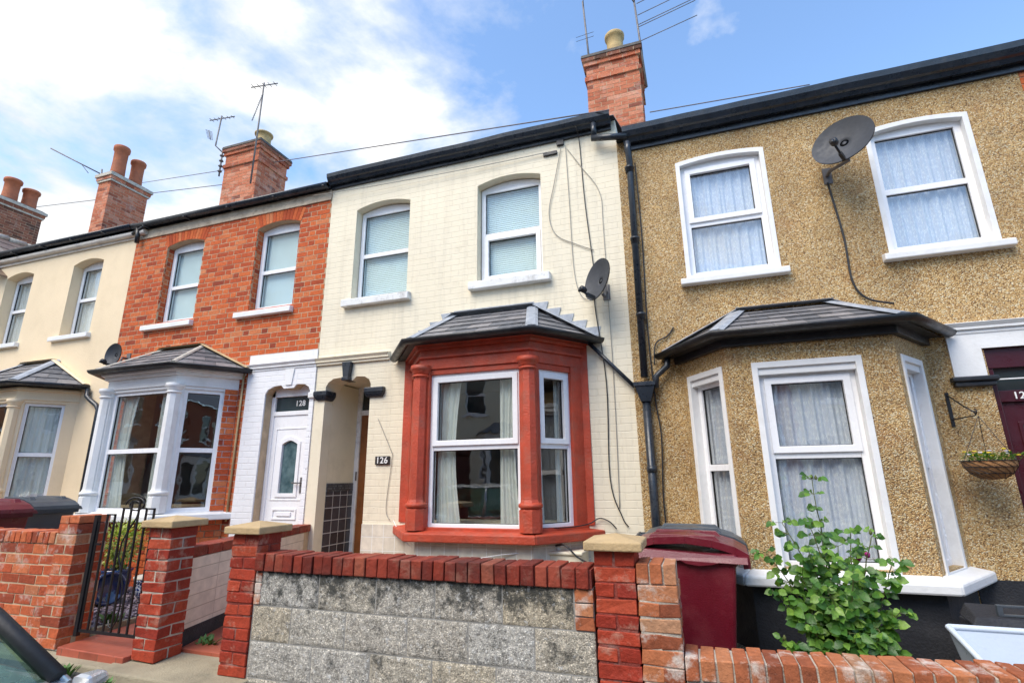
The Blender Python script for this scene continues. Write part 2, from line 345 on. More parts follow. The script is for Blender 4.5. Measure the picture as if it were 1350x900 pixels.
def pavemat(name, c1, c2, scale, bd=.012, tex=120, stain=(.05, .05, .05)):
    m, nt, b = newmat(name)
    vo = N(nt, 'ShaderNodeTexVoronoi'); setin(vo, Scale=float(tex)); lk(nt, N(nt, 'ShaderNodeNewGeometry').outputs['Position'], vo.inputs['Vector'])
    sc = N(nt, 'ShaderNodeSeparateColor'); lk(nt, vo.outputs['Color'], sc.inputs[0])
    c = mixrgb(nt, ramp(nt, noise(nt, scale, 8, .65), [(.35, 0.0), (.65, 1.0)]), c1, c2)
    c = mixrgb(nt, 1.0, c, ramp(nt, sc.outputs[0], [(0, .6), (.8, 1.1), (1, 1.6)]), 'MULTIPLY')
    lk(nt, c, b.inputs['Base Color']); b.inputs['Roughness'].default_value = .9
    bump(nt, b, mathn(nt, 'ADD', vo.outputs['Distance'], noise(nt, 40, 5)), bd); return m
M['pavement'] = pavemat('pavement_surface', (.085, .083, .078), (.17, .16, .145), 4)
M['asphalt'] = pavemat('asphalt', (.04, .04, .042), (.065, .063, .062), 2, .006)
M['garden'] = pavemat('garden_concrete', (.22, .2, .16), (.32, .29, .23), 3)
M['chips'] = slatemat('slate_chips_stone', [(0, (.10, .08, .10)), (.5, (.20, .155, .18)), (1, (.33, .27, .30))])
def potpat():
    m, nt, b = newmat('patterned_glaze')
    vo = N(nt, 'ShaderNodeTexVoronoi'); vo.feature = 'DISTANCE_TO_EDGE'; setin(vo, Scale=24.0); lk(nt, N(nt, 'ShaderNodeNewGeometry').outputs['Position'], vo.inputs['Vector'])
    lk(nt, ramp(nt, vo.outputs['Distance'], [(.06, (.55, .6, .68)), (.14, (.02, .04, .17))]), b.inputs['Base Color']); b.inputs['Roughness'].default_value = .15
    return m
M['potpat'] = potpat()

# ------------------------------------------------------------------ mesh helpers
X, Y, Z = Vector((1, 0, 0)), Vector((0, 1, 0)), Vector((0, 0, 1))
class MB:
    def __init__(s, O=(0, 0, 0), t=X, n=Y, upv=Z):
        s.v = []; s.f = []; s.mi = []; s.sm = []; s.m = 0; s.fr(O, t, n, upv)
    def fr(s, O=(0, 0, 0), t=X, n=Y, upv=Z):
        s.O, s.t, s.n, s.u = Vector(O), Vector(t), Vector(n), Vector(upv); return s
    def P(s, u, d, v): return s.O + s.t * u + s.n * d + s.u * v
    def add(s, pts, faces, smooth=False, local=True):
        b = len(s.v)
        s.v += [tuple(s.P(*p)) if local else tuple(p) for p in pts]
        for f in faces: s.f.append([b + i for i in f]); s.mi.append(s.m); s.sm.append(smooth)
    def box(s, u0, u1, d0, d1, v0, v1, j=0.0):
        p = [(u0, d0, v0), (u1, d0, v0), (u1, d1, v0), (u0, d1, v0), (u0, d0, v1), (u1, d0, v1), (u1, d1, v1), (u0, d1, v1)]
        if j: p = [(a + random.uniform(-j, j), b_ + random.uniform(-j, j), c + random.uniform(-j, j)) for a, b_, c in p]
        s.add(p, [(0, 1, 2, 3), (4, 7, 6, 5), (0, 4, 5, 1), (1, 5, 6, 2), (2, 6, 7, 3), (3, 7, 4, 0)])
    def hexa(s, p): s.add(p, [(0, 1, 2, 3), (4, 7, 6, 5), (0, 4, 5, 1), (1, 5, 6, 2), (2, 6, 7, 3), (3, 7, 4, 0)])
    def prism(s, poly, d0, d1, smooth=False):
        """poly in (u,v), extruded along d"""
        n = len(poly)
        s.add([(u, d0, v) for u, v in poly] + [(u, d1, v) for u, v in poly], [tuple(range(n)), tuple(range(2 * n - 1, n - 1, -1))])
        b = len(s.v) - 2 * n
        for i in range(n):
            k = (i + 1) % n; s.f.append([b + i, b + k, b + n + k, b + n + i]); s.mi.append(s.m); s.sm.append(smooth)
    def panel(s, outer, holes, d0, d1):
        loops = [outer] + holes
        flat = [p for l in loops for p in l]
        tris = tessellate_polygon([[Vector((a, b_, 0)) for a, b_ in l] for l in loops])
        n = len(flat); b = len(s.v)
        s.v += [tuple(s.P(a, d0, c)) for a, c in flat] + [tuple(s.P(a, d1, c)) for a, c in flat]
        for t in tris:
            s.f.append([b + i for i in t]); s.mi.append(s.m); s.sm.append(False)
            s.f.append([b + n + i for i in reversed(t)]); s.mi.append(s.m); s.sm.append(False)
        o = 0
        for l in loops:
            L = len(l)
            for i in range(L):
                k = (i + 1) % L; s.f.append([b + o + i, b + o + k, b + n + o + k, b + n + o + i]); s.mi.append(s.m); s.sm.append(False)
            o += L
    def tube(s, path, r, seg=8, cap=True, local=True, r2=None):
        pts = [s.P(*p) if local else Vector(p) for p in path]
        n = len(pts); b = len(s.v)
        ref = None
        for i, p in enumerate(pts):
            d = (pts[min(i + 1, n - 1)] - pts[max(i - 1, 0)]).normalized()
            if ref is None: ref = Z if abs(d.z) < .9 else X
            a = d.cross(ref).normalized(); c = a.cross(d).normalized(); ref = c if abs(c.dot(d)) < .99 else ref
            rr = r if not isinstance(r, (list, tuple)) else r[i]
            if r2 is not None: rr = r + (r2 - r) * i / (n - 1)
            for k in range(seg):
                th = 2 * math.pi * k / seg; s.v.append(tuple(p + a * math.cos(th) * rr + c * math.sin(th) * rr))
        for i in range(n - 1):
            for k in range(seg):
                q = (k + 1) % seg; s.f.append([b + i * seg + k, b + i * seg + q, b + (i + 1) * seg + q, b + (i + 1) * seg + k]); s.mi.append(s.m); s.sm.append(seg > 4)
        if cap:
            s.f.append([b + k for k in range(seg)][::-1]); s.mi.append(s.m); s.sm.append(False)
            s.f.append([b + (n - 1) * seg + k for k in range(seg)]); s.mi.append(s.m); s.sm.append(False)
    def lathe(s, c, prof, seg=16, axis=None, rot=0.0, smooth=True, squash=1.0):
        """c local centre, prof [(r,h)] along local up or given axis (world)"""
        c = s.P(*c); ax = Vector(axis).normalized() if axis else s.u
        a = ax.cross(X if abs(ax.x) < .8 else Y).normalized(); e = ax.cross(a).normalized()
        b = len(s.v); n = len(prof)
        for r, h in prof:
            for k in range(seg):
                th = 2 * math.pi * k / seg + rot
                s.v.append(tuple(c + ax * h + (a * math.cos(th) + e * math.sin(th) * squash) * r))
        for i in range(n - 1):
            for k in range(seg):
                q = (k + 1) % seg; s.f.append([b + i * seg + k, b + i * seg + q, b + (i + 1) * seg + q, b + (i + 1) * seg + k]); s.mi.append(s.m); s.sm.append(smooth)
        s.f.append([b + k for k in range(seg)][::-1]); s.mi.append(s.m); s.sm.append(False)
        s.f.append([b + (n - 1) * seg + k for k in range(seg)]); s.mi.append(s.m); s.sm.append(False)
    def sheet(s, fn, nu, nv, smooth=True):
        b = len(s.v)
        for j in range(nv + 1):
            for i in range(nu + 1): s.v.append(tuple(s.P(*fn(i / nu, j / nv))))
        for j in range(nv):
            for i in range(nu):
                a = b + j * (nu + 1) + i; s.f.append([a, a + 1, a + nu + 2, a + nu + 1]); s.mi.append(s.m); s.sm.append(smooth)
    def build(s, name, mats, parent=None, bevel=0, recalc=True):
        if not isinstance(mats, (list, tuple)): mats = [mats]
        org = Vector((0, 0, 0)); q = parent
        while q is not None: org += Vector(q.location); q = q.parent
        me = bpy.data.meshes.new(name); me.from_pydata([tuple(Vector(v) - org) for v in s.v], [], s.f)
        for mt in mats: me.materials.append(M[mt] if isinstance(mt, str) else mt)
        for p, i, sm in zip(me.polygons, s.mi, s.sm): p.material_index = i; p.use_smooth = sm
        if recalc:
            bm = bmesh.new(); bm.from_mesh(me); bmesh.ops.recalc_face_normals(bm, faces=bm.faces); bm.to_mesh(me); bm.free()
        me.update()
        o = bpy.data.objects.new(name, me); COL.objects.link(o)
        if parent is not None: o.parent = parent
        if bevel:
            bv = o.modifiers.new('bevel', 'BEVEL'); bv.width = bevel; bv.segments = 2; bv.limit_method = 'ANGLE'; bv.angle_limit = R(40)
        return o
def tag(o, label=None, cat=None, group=None, kind=None):
    if label: o['label'] = label
    if cat: o['category'] = cat
    if group: o['group'] = group
    if kind: o['kind'] = kind
    return o
def thing(name, label, cat, loc=(0, 0, 0), group=None):
    o = bpy.data.objects.new(name, None); COL.objects.link(o); o.location = loc; o.empty_display_size = .2
    return tag(o, label, cat, group)
def copy_tree(o, parent=None):
    c = o.copy(); COL.objects.link(c)
    if parent is not None: c.parent = parent
    for ch in [k for k in bpy.data.objects if k.parent == o]: copy_tree(ch, c)
    return c
def text_mesh(name, body, size, loc, parent, mat='letter', ext=.003, xdir=X, ndir=-Y, align='CENTER'):
    cu = bpy.data.curves.new(name, 'FONT'); cu.body = body; cu.size = size; cu.extrude = ext; cu.align_x = align; cu.align_y = 'CENTER'
    cu.space_character = 1.08; cu.offset = size * .012
    tmp = bpy.data.objects.new(name, cu); COL.objects.link(tmp)
    me = bpy.data.meshes.new_from_object(tmp); COL.objects.unlink(tmp); bpy.data.objects.remove(tmp)
    me.materials.clear(); me.materials.append(M[mat])
    o = bpy.data.objects.new(name, me); COL.objects.link(o)
    org = Vector((0, 0, 0)); q = parent
    while q is not None: org += Vector(q.location); q = q.parent
    o.parent = parent
    mm = Matrix((xdir, Z, ndir)).transposed().to_4x4(); mm.translation = Vector(loc) - org
    o.matrix_local = mm
    return o
def arch(x0, x1, z0, z1, rise=.08, n=8):
    """opening with a segmental head, z1 = crown"""
    pts = [(x0, z0), (x1, z0)]
    for i in range(n + 1):
        t = i / n; x = x1 + (x0 - x1) * t; pts.append((x, z1 - rise * (2 * t - 1) ** 2))
    return pts
def gz(x): return -.018 * (x + 1.5) if x < -1.5 else -.012 * (x + 1.5)

def brick_block(mb, x0, x1, y0, y1, z0, z1, L=.225, H=.078, gap=.009, T=.105, core=1, j=.002, skip_back=False, inset=.0035):
    """walls laid of individual bricks round a mortar core, in the mb frame (u=x, d=y)"""
    mb.m = core; mb.box(x0 + inset, x1 - inset, y0 + inset, y1 - inset, z0, z1 - inset); mb.m = 0
    nr = max(1, round((z1 - z0) / H)); h = (z1 - z0) / nr
    def run(a, b, off, put):
        p = a - off
        while p < b - .004:
            q = min(p + L, b); s_ = max(p, a)
            if q - s_ > .03: put(s_, q - (gap if q < b else 0))
            p += L
    T = min(T, (y1 - y0) / 2 - .002, (x1 - x0) / 2 - .002) if (y1 - y0) < .2 or (x1 - x0) < .2 else T
    for r in range(nr):
        a, b = z0 + r * h, z0 + (r + 1) * h - (gap if r < nr - 1 else 0)
        if r % 2 == 0:
            run(x0, x1, 0, lambda p, q: mb.box(p, q, y0, y0 + T, a, b, j))
            if not skip_back: run(x0, x1, 0, lambda p, q: mb.box(p, q, y1 - T, y1, a, b, j))
            if y1 - y0 > 2 * T + .03:
                for xx in (x0, x1 - T): run(y0 + T + gap, y1 - T - gap, 0, lambda p, q: mb.box(xx, xx + T, p, q, a, b, j))
        else:
            for xx in (x0, x1 - T): run(y0, y1, 0, lambda p, q: mb.box(xx, xx + T, p, q, a, b, j))
            if x1 - x0 > 2 * T + .03:
                run(x0 + T + gap, x1 - T - gap, 0, lambda p, q: mb.box(p, q, y0, y0 + T, a, b, j))
                if not skip_back: run(x0 + T + gap, x1 - T - gap, 0, lambda p, q: mb.box(p, q, y1 - T, y1, a, b, j))

def brick_face(mb, u0, u1, v0, v1, holes=(), H=.079, gap=.0115, depth=.03, j=.0018, d=0.0):
    """Flemish bond face at d, bricks running inwards (+d away from viewer), holes: list of fn(v)->(a,b) or None"""
    nr = round((v1 - v0) / H); h = (v1 - v0) / nr; unit = [.215, .1]
    for r in range(nr):
        a, b = v0 + r * h, v0 + (r + 1) * h - gap; vm = (a + b) / 2
        blocks = sorted([x for x in (hf(vm) for hf in holes) if x])
        segs = []; cur = u0
        for p, q in blocks:
            if p > cur: segs.append((cur, min(p, u1)))
            cur = max(cur, q)
        if cur < u1: segs.append((cur, u1))
        for s0, s1 in segs:
            p = u0 - (0 if r % 2 == 0 else .1625); k = 0
            while p < s1 - .004:
                L = unit[k % 2] + .012; q = p + L; k += 1
                a_, b_ = max(p, s0), min(q - gap, s1)
                if b_ - a_ > .012: mb.box(a_, b_, d, d + depth, a, b, j)
                p = q
def voussoirs(mb, x0, x1, z1, rise, hgt=.22, n=14, d0=-.004, d1=.03):
    cx = (x0 + x1) / 2; w = (x1 - x0) / 2
    Rr = (w * w + rise * rise) / (2 * rise); cz = z1 - Rr; th = math.asin(w / Rr) * 1.03
    for i in range(n):
        a0 = -th + 2 * th * i / n + .003; a1 = -th + 2 * th * (i + 1) / n - .003
        P = [(cx + rr * math.sin(a), cz + rr * math.cos(a)) for a, rr in ((a0, Rr), (a1, Rr), (a1, Rr + hgt), (a0, Rr + hgt))]
        mb.prism(P, d0, d1)

# ------------------------------------------------------------------ windows
def window(house, O, t, n, w_, h, head=0.0, rail=.5, fw=.055, depth=.07, lower_sash=False, upper_sash=False, glass='glass',
           cover='net', label=None, col='upvc', sillbox=None, sill_mat='white_paint'):
    """O outer bottom-left corner of the frame on its outer plane; n outward"""
    t = Vector(t); n = Vector(n)
    mb = MB(O, t, n)
    inner = [(fw, fw), (w_ - fw, fw), (w_ - fw, h - head - fw), (fw, h - head - fw)]
    outer = arch(0, w_, 0, h, head) if head else [(0, 0), (w_, 0), (w_, h), (0, h)]
    mb.panel(outer, [inner], -depth, 0)
    zr = fw + (h - head - 2 * fw) * rail
    mb.box(fw, w_ - fw, -depth + .005, -.004, zr - .03, zr + .03)
    for flag, a, b in ((lower_sash, fw, zr - .03), (upper_sash, zr + .03, h - head - fw)):
        if flag:
            s = .045; o = [(fw - .012, a - .012), (w_ - fw + .012, a - .012), (w_ - fw + .012, b + .012), (fw - .012, b + .012)]
            i = [(fw + s, a + s), (w_ - fw - s, a + s), (w_ - fw - s, b - s), (fw + s, b - s)]
            mb.panel(o, [i], -.03, .018)
    # dark gasket
    mb.m = 1
    for a, b, fl in ((fw, zr - .03, lower_sash), (zr + .03, h - head - fw, upper_sash)):
        s = .045 if fl else 0
        mb.panel([(fw + s, a + s), (w_ - fw - s, a + s), (w_ - fw - s, b - s), (fw + s, b - s)], [[(fw + s + .006, a + s + .006), (w_ - fw - s - .006, a + s + .006), (w_ - fw - s - .006, b - s - .006), (fw + s + .006, b - s - .006)]], -.04, -.02)
    mb.m = 0
    f = mb.build('window', [col, 'rubber'], house, bevel=.004)
    if label: f['label'] = label
    for a, b in ((fw, zr - .03), (zr + .03, h - head - fw)):
        g = MB(O, t, n); g.box(fw, w_ - fw, -.036, -.030, a, b); g.build('pane', glass, f)
    c = MB(O, t, n); ph = random.uniform(0, 6); fq = random.uniform(45, 78)
    if cover == 'net' or cover == 'lace' or cover == 'drape':
        def wave(x, y): return -.090 + .014 * math.sin(x * w_ * fq + ph + .8 * math.sin(x * 9 + ph)) + .008 * math.sin(x * w_ * 131 + ph)
        if cover == 'drape':
            for a0, a1 in ((0, .30), (.76, 1.0)):
                c.sheet(lambda x, y: (fw + (w_ - 2 * fw) * (a0 + (a1 - a0) * x * (1 - .25 * math.sin(y * 3.1))), wave(a0 + (a1 - a0) * x, y) - .02, h * y * .99), 30, 8)
            c.build('curtain', 'drape', f)
        else:
            c.sheet(lambda x, y: (w_ * x, wave(x, y), h * y * .99), 120, 3)
            c.build('curtain', 'lace' if cover == 'lace' else 'curtain', f)
    elif cover == 'blind':
        nn = int(h / .028)
        for i in range(nn):
            v = .02 + i * h / nn * .985
            c.add([(.02, -.075, v), (w_ - .02, -.075, v), (w_ - .02, -.080, v + .026), (.02, -.080, v + .026)], [(0, 1, 2, 3)])
        for uu in (.2, .8): c.box(w_ * uu - .002, w_ * uu + .002, -.073, -.071, 0, h - .03)
        c.build('blind', 'blind', f)
    elif cover == 'roller':
        c.box(.02, w_ - .02, -.085, -.08, .0, h * .99); c.build('blind', 'blind_fabric', f)
    if sillbox:
        s0, s1, pr, th = sillbox
        sb = MB(O, t, n); sb.hexa([(-s0, -.05, -th), (w_ + s1, -.05, -th), (w_ + s1, pr, -th), (-s0, pr, -th), (-s0, -.05, .012), (w_ + s1, -.05, .012), (w_ + s1, pr, -.012), (-s0, pr, -.012)])
        sb.build('sill', sill_mat, f, bevel=.008)
    return f

def gutter_run(mb, pts, r=.06, seg=10, half=True):
    """half-round gutter (open top) swept along world points"""
    pts = [Vector(p) for p in pts]; b = len(mb.v); n = len(pts)
    prof = [(math.cos(math.pi + math.pi * k / seg) * r, math.sin(math.pi + math.pi * k / seg) * r) for k in range(seg + 1)]
    prof += [(x * .86, y * .86) for x, y in reversed(prof)]
    K = len(prof)
    for i, p in enumerate(pts):
        if i == 0: d = (pts[1] - p).normalized(); sc = 1
        elif i == n - 1: d = (p - pts[-2]).normalized(); sc = 1
        else:
            d1 = (p - pts[i - 1]).normalized(); d2 = (pts[i + 1] - p).normalized(); d = (d1 + d2).normalized(); sc = 1 / max(.3, d.dot(d1))
        sd_ = d.cross(Z).normalized()
        for x, y in prof: mb.v.append(tuple(p + sd_ * x * sc + Z * y))
    for i in range(n - 1):
        for k in range(K):
            q = (k + 1) % K; mb.f.append([b + i * K + k, b + i * K + q, b + (i + 1) * K + q, b + (i + 1) * K + k]); mb.mi.append(mb.m); mb.sm.append(True)
    for i in (0, n - 1):
        mb.f.append([b + i * K + k for k in range(K)]); mb.mi.append(mb.m); mb.sm.append(False)
def ogee_run(mb, pts, prof):
    pts = [Vector(p) for p in pts]; b = len(mb.v); n = len(pts); K = len(prof)
    for i, p in enumerate(pts):
        if i == 0: d = (pts[1] - p).normalized(); sc = 1
        elif i == n - 1: d = (p - pts[-2]).normalized(); sc = 1
        else:
            d1 = (p - pts[i - 1]).normalized(); d2 = (pts[i + 1] - p).normalized(); d = (d1 + d2).normalized(); sc = 1 / max(.3, d.dot(d1))
        sd_ = d.cross(Z).normalized()
        for x, y in prof: mb.v.append(tuple(p + sd_ * x * sc + Z * y))
    for i in range(n - 1):
        for k in range(K):
            q = (k + 1) % K; mb.f.append([b + i * K + k, b + i * K + q, b + (i + 1) * K + q, b + (i + 1) * K + k]); mb.mi.append(mb.m); mb.sm.append(False)
    for i in (0, n - 1):
        mb.f.append([b + i * K + k for k in range(K)]); mb.mi.append(mb.m); mb.sm.append(False)

# ------------------------------------------------------------------ bay windows
def offs(pts, d):
    """offset the open canted outline A,B,C,D outwards by d"""
    A, B, C, D = [Vector((p[0], p[1])) for p in pts]
    def nrm(a, b): v = (b - a).normalized(); return Vector((v.y, -v.x))
    n1, n2, n3 = nrm(A, B), nrm(B, C), nrm(C, D)
    def mit(p, a, b): m = (a + b).normalized(); return p + m * (d / m.dot(a))
    A2 = A + n1 * d; A2 = Vector((A2.x - (A2.y - A.y) * (B.x - A.x) / (B.y - A.y), A.y))
    D2 = D + n3 * d; D2 = Vector((D2.x - (D2.y - D.y) * (C.x - D.x) / (C.y - D.y), D.y))
    return [A2, mit(B, n1, n2), mit(C, n2, n3), D2]
def band(mb, pts, z0, z1, dout, din, z1b=None):
    """solid band following the bay outline between two offsets"""
    o, i = offs(pts, dout), offs(pts, din)
    for k in range(3):
        a, b, c, d = o[k], o[k + 1], i[k + 1], i[k]
        mb.hexa([(a.x, a.y, z0), (b.x, b.y, z0), (c.x, c.y, z0), (d.x, d.y, z0), (a.x, a.y, z1 if z1b is None else z1b), (b.x, b.y, z1 if z1b is None else z1b), (c.x, c.y, z1), (d.x, d.y, z1)])
def slate_roof(mb, e, r, rows=5, sl=.26, seed=0):
    """e eaves corners A,B,C,D (Vector3), r ridge ends (Vector3 left,right)"""
    rnd = random.Random(seed)
    faces = [(e[0], e[1], r[0], r[0]), (e[1], e[2], r[1], r[0]), (e[2], e[3], r[1], r[1])]
    for (a, b, c, d) in faces:        # a,b eaves; d above a, c above b
        nn = (b - a).cross(d - a).normalized()
        if nn.z < 0: nn = -nn
        tdir = (b - a).normalized(); length = (b - a).length
        for k in range(rows):
            f0, f1 = k / rows, (k + 1) / rows + .03
            f1 = min(f1, 1)
            def lr(f):
                L_, R_ = a.lerp(d, f), b.lerp(c, f); return L_, R_
            L0, R0 = lr(f0); L1, R1 = lr(f1)
            x = -(.13 if k % 2 else 0) - rnd.uniform(0, .04)
            while x < length:
                x2 = x + sl
                def pt(L_, R_, xx):
                    base = (L_ - a).dot(tdir); end = (R_ - a).dot(tdir)
                    q = min(max(xx, base), end); return L_ + tdir * (q - base)
                p = [pt(L0, R0, x + .002), pt(L0, R0, x2 - .002), pt(L1, R1, x2 - .002), pt(L1, R1, x + .002)]
                if (p[1] - p[0]).length + (p[2] - p[3]).length > .02:
                    lift0 = .014 + rnd.uniform(0, .003); lift1 = .003
                    lo = [p[0] + nn * (lift0 - .006), p[1] + nn * (lift0 - .006), p[2] + nn * (lift1 - .006), p[3] + nn * (lift1 - .006)]
                    hi = [p[0] + nn * lift0, p[1] + nn * lift0, p[2] + nn * lift1, p[3] + nn * lift1]
                    mb.add([tuple(q) for q in lo + hi], [(0, 1, 2, 3), (4, 7, 6, 5), (0, 4, 5, 1), (1, 5, 6, 2), (2, 6, 7, 3), (3, 7, 4, 0)])
                x = x2
def strip(mb, a, b, w_, th, nrm_=Z):
    a, b = Vector(a), Vector(b); d = (b - a).normalized(); s = d.cross(nrm_).normalized() * w_ / 2; u = s.cross(d).normalized() * th
    if u.z < 0: u = -u
    mb.add([tuple(q) for q in (a - s, b - s, b + s, a + s, a - s * .5 + u, b - s * .5 + u, b + s * .5 + u, a + s * .5 + u)],
           [(0, 1, 2, 3), (4, 7, 6, 5), (0, 4, 5, 1), (1, 5, 6, 2), (2, 6, 7, 3), (3, 7, 4, 0)])

def bay_roof(house, P, ze, zt, rx, over=.17, slates='slate', hip='lead', flash='lead', gut='navy', stepped=True, seed=1, wallflash=True, hipw=.13, steps=5):
    e2 = offs(P, over); e = [Vector((q.x, q.y, ze)) for q in e2]; e[0].y = e[3].y = -.004
    r = [Vector((rx[0], -.01, zt)), Vector((rx[1], -.01, zt))]
    mb = MB(); mb.m = 1
    mb.add([tuple(q) for q in e + r], [(0, 1, 4), (1, 2, 5, 4), (2, 3, 5)])
    mb.add([tuple(q - Z * .05) for q in e] , [(0, 1, 2, 3)])
    mb.m = 0
    slate_roof(mb, e, r, seed=seed)
    ro = mb.build('bay_roof', [slates, 'rubber'], house, recalc=False)
    f = MB()
    for a, b in ((e[1], r[0]), (e[2], r[1])):
        f = MB(); strip(f, a + Z * .012, b + Z * .02, hipw, .018); f.build('hip_flashing', hip, ro)
    g = MB()
    strip(g, r[0] + Vector((-.03, -.05, .02)), r[1] + Vector((.03, -.05, .02)), .13, .012)
    if stepped:
        for (lo, hi) in ((e[0], r[0]), (e[3], r[1])):
            for k in range(steps):
                a = lo.lerp(hi, k / steps); b = lo.lerp(hi, (k + 1) / steps); zt_ = b.z + .055
                x0, x1 = (a.x, b.x)
                if x0 > x1: x0, x1 = x1, x0
                zl0, zl1 = (a.z, b.z) if a.x < b.x else (b.z, a.z)
                out = .045 if a.x < b.x else -.045
                poly = [(x0, zl0), (x1, zl1), (x1, zt_), (x0 - (out if out > 0 else 0), zt_)] if out > 0 else [(x0, zl0), (x1, zl1), (x1 - out, zt_), (x0, zt_)]
                g.prism(poly, -.0085 - .0012 * k, -.003)
        g.prism([(r[0].x - .02, zt - .02), (r[1].x + .02, zt - .02), (r[1].x + .02, zt + .07), (r[0].x - .02, zt + .07)], -.016, -.0035)
    for a, b in ((e[0], r[0]), (e[3], r[1])): strip(g, a + Vector((0, -.05, .015)), b + Vector((0, -.05, .02)), .11, .014)
    g.build('wall_flashing', flash, ro)
    u = MB(); q = offs(P, over + .035)
    gutter_run(u, [(p.x, p.y if 0 < i < 3 else -.03, ze - .005) for i, p in enumerate(q)], .055)
    gg = u.build('gutter', gut, ro)
    return ro, q

def cant_frames(P):
    out = []
    for k in range(3):
        a, b = Vector((*P[k], 0)), Vector((*P[k + 1], 0)); t = (b - a).normalized(); n = Vector((t.y, -t.x, 0)); out.append((a, b, t, n, (b - a).length))
    return out

# ------------------------------------------------------------------ setting
def ground_sheet(name, mat, x0, x1, y0, y1, dz, step=1.0, thick=0):
    mb = MB(); n = max(1, int((x1 - x0) / step))
    mb.sheet(lambda a, b: (x0 + (x1 - x0) * a, y0 + (y1 - y0) * b, gz(max(-40, min(12, x0 + (x1 - x0) * a))) + dz), n, 1, False)
    if thick:
        for yy in (y0, y1):
            mb.sheet(lambda a, b: (x0 + (x1 - x0) * a, yy, gz(max(-40, min(12, x0 + (x1 - x0) * a))) + dz - thick * b), n, 1, False)
    return tag(mb.build(name, mat), kind='structure')
ground_sheet('ground', 'soil', -400, 400, -400, 400, -.16, 4)
ground_sheet('road', 'asphalt', -80, 60, -10.6, -3.98, -.10, 2)
ground_sheet('pavement', 'pavement', -80, 60, -3.86, -2.38, 0.0, 1.0, .14)
ground_sheet('far_pavement', 'pavement', -80, 60, -12.4, -10.7, 0.0, 1.0, .14)
kb = MB()
x = -30.0
while x < 12:
    za, zb = gz(x), gz(x + .9); kb.hexa([(x, -3.99, za - .14), (x + .895, -3.99, zb - .14), (x + .895, -3.858, zb - .14), (x, -3.858, za - .14), (x, -3.975, za + .004), (x + .895, -3.975, zb + .004), (x + .895, -3.858, zb + .004), (x, -3.858, za + .004)]); x += .9
tag(kb.build('kerb', 'slab', bevel=.012), kind='structure')
ground_sheet('garden_ground', 'garden', -80, 60, -2.42, .0, .06, 1.0)

# red tiled path of the brick house and slate chippings beside it
pb = MB(); pb.hexa([(-4.86, -2.46, .06), (-4.13, -2.46, .05), (-4.13, -.0, .1), (-4.95, -.0, .1), (-4.86, -2.46, .165), (-4.13, -2.46, .15), (-4.13, 0, .25), (-4.95, 0, .25)])
tag(pb.build('garden_path', 'path_tile', bevel=.006), kind='structure')
pb = MB(); pb.hexa([(-3.93, -2.16, .0), (-3.25, -2.16, .0), (-3.6, -.0, .05), (-4.62, -.0, .05), (-3.93, -2.16, .15), (-3.25, -2.16, .145), (-3.6, 0, .2), (-4.62, 0, .2)])
tag(pb.build('garden_path', 'redtile', bevel=.006), kind='structure')
pb = MB(); pb.box(-4.97, -4.90, -2.15, -.05, .05, .22, .004)
tag(pb.build('path_edging', 'slab', bevel=.006), kind='structure')
cb = MB(); rr = random.Random(3)
for i in range(3800):
    cx, cy = rr.uniform(-7.1, -4.98), rr.uniform(-2.12, -.75); cz = .15 + rr.uniform(0, .03) + gz(cx) * .3
    a = rr.uniform(0, 6.3); s = rr.uniform(.018, .04); tl = Vector((rr.uniform(-.5, .5), rr.uniform(-.5, .5), 1)).normalized()
    t1 = Vector((math.cos(a), math.sin(a), 0)); t1 = (t1 - tl * t1.dot(tl)).normalized(); t2 = tl.cross(t1)
    c = Vector((cx, cy, cz)); q = [c + t1 * s, c + t2 * s * .6, c - t1 * s * .9, c - t2 * s * .55]
    cb.add([tuple(p) for p in q] + [tuple(p + tl * .008) for p in q], [(0, 1, 2, 3), (4, 7, 6, 5), (0, 4, 5, 1), (1, 5, 6, 2), (2, 6, 7, 3), (3, 7, 4, 0)])
tag(cb.build('slate_chippings', 'chips', recalc=True), 'purple grey slate chippings beside the red tiled path', 'gravel', kind='stuff')
# stone threshold slab in front of the piers
sb = MB()
sb.hexa([(-4.22, -2.62, -.06), (-2.99, -2.60, -.06), (-2.99, -2.12, -.02), (-4.3, -2.12, -.02), (-4.2, -2.60, .105), (-3.0, -2.58, .085), (-3.0, -2.12, .115), (-4.3, -2.12, .13)])
tag(sb.build('threshold_slab', 'slab', bevel=.012), kind='structure')
sb = MB()
sb.hexa([(-9.0, -2.56, -.05), (-4.23, -2.56, -.05), (-4.23, -2.12, -.02), (-9.0, -2.12, -.02), (-9.0, -2.54, .145), (-4.23, -2.54, .095), (-4.23, -2.12, .13), (-9.0, -2.12, .18)])
tag(sb.build('threshold_slab', 'slab', bevel=.012), kind='structure')

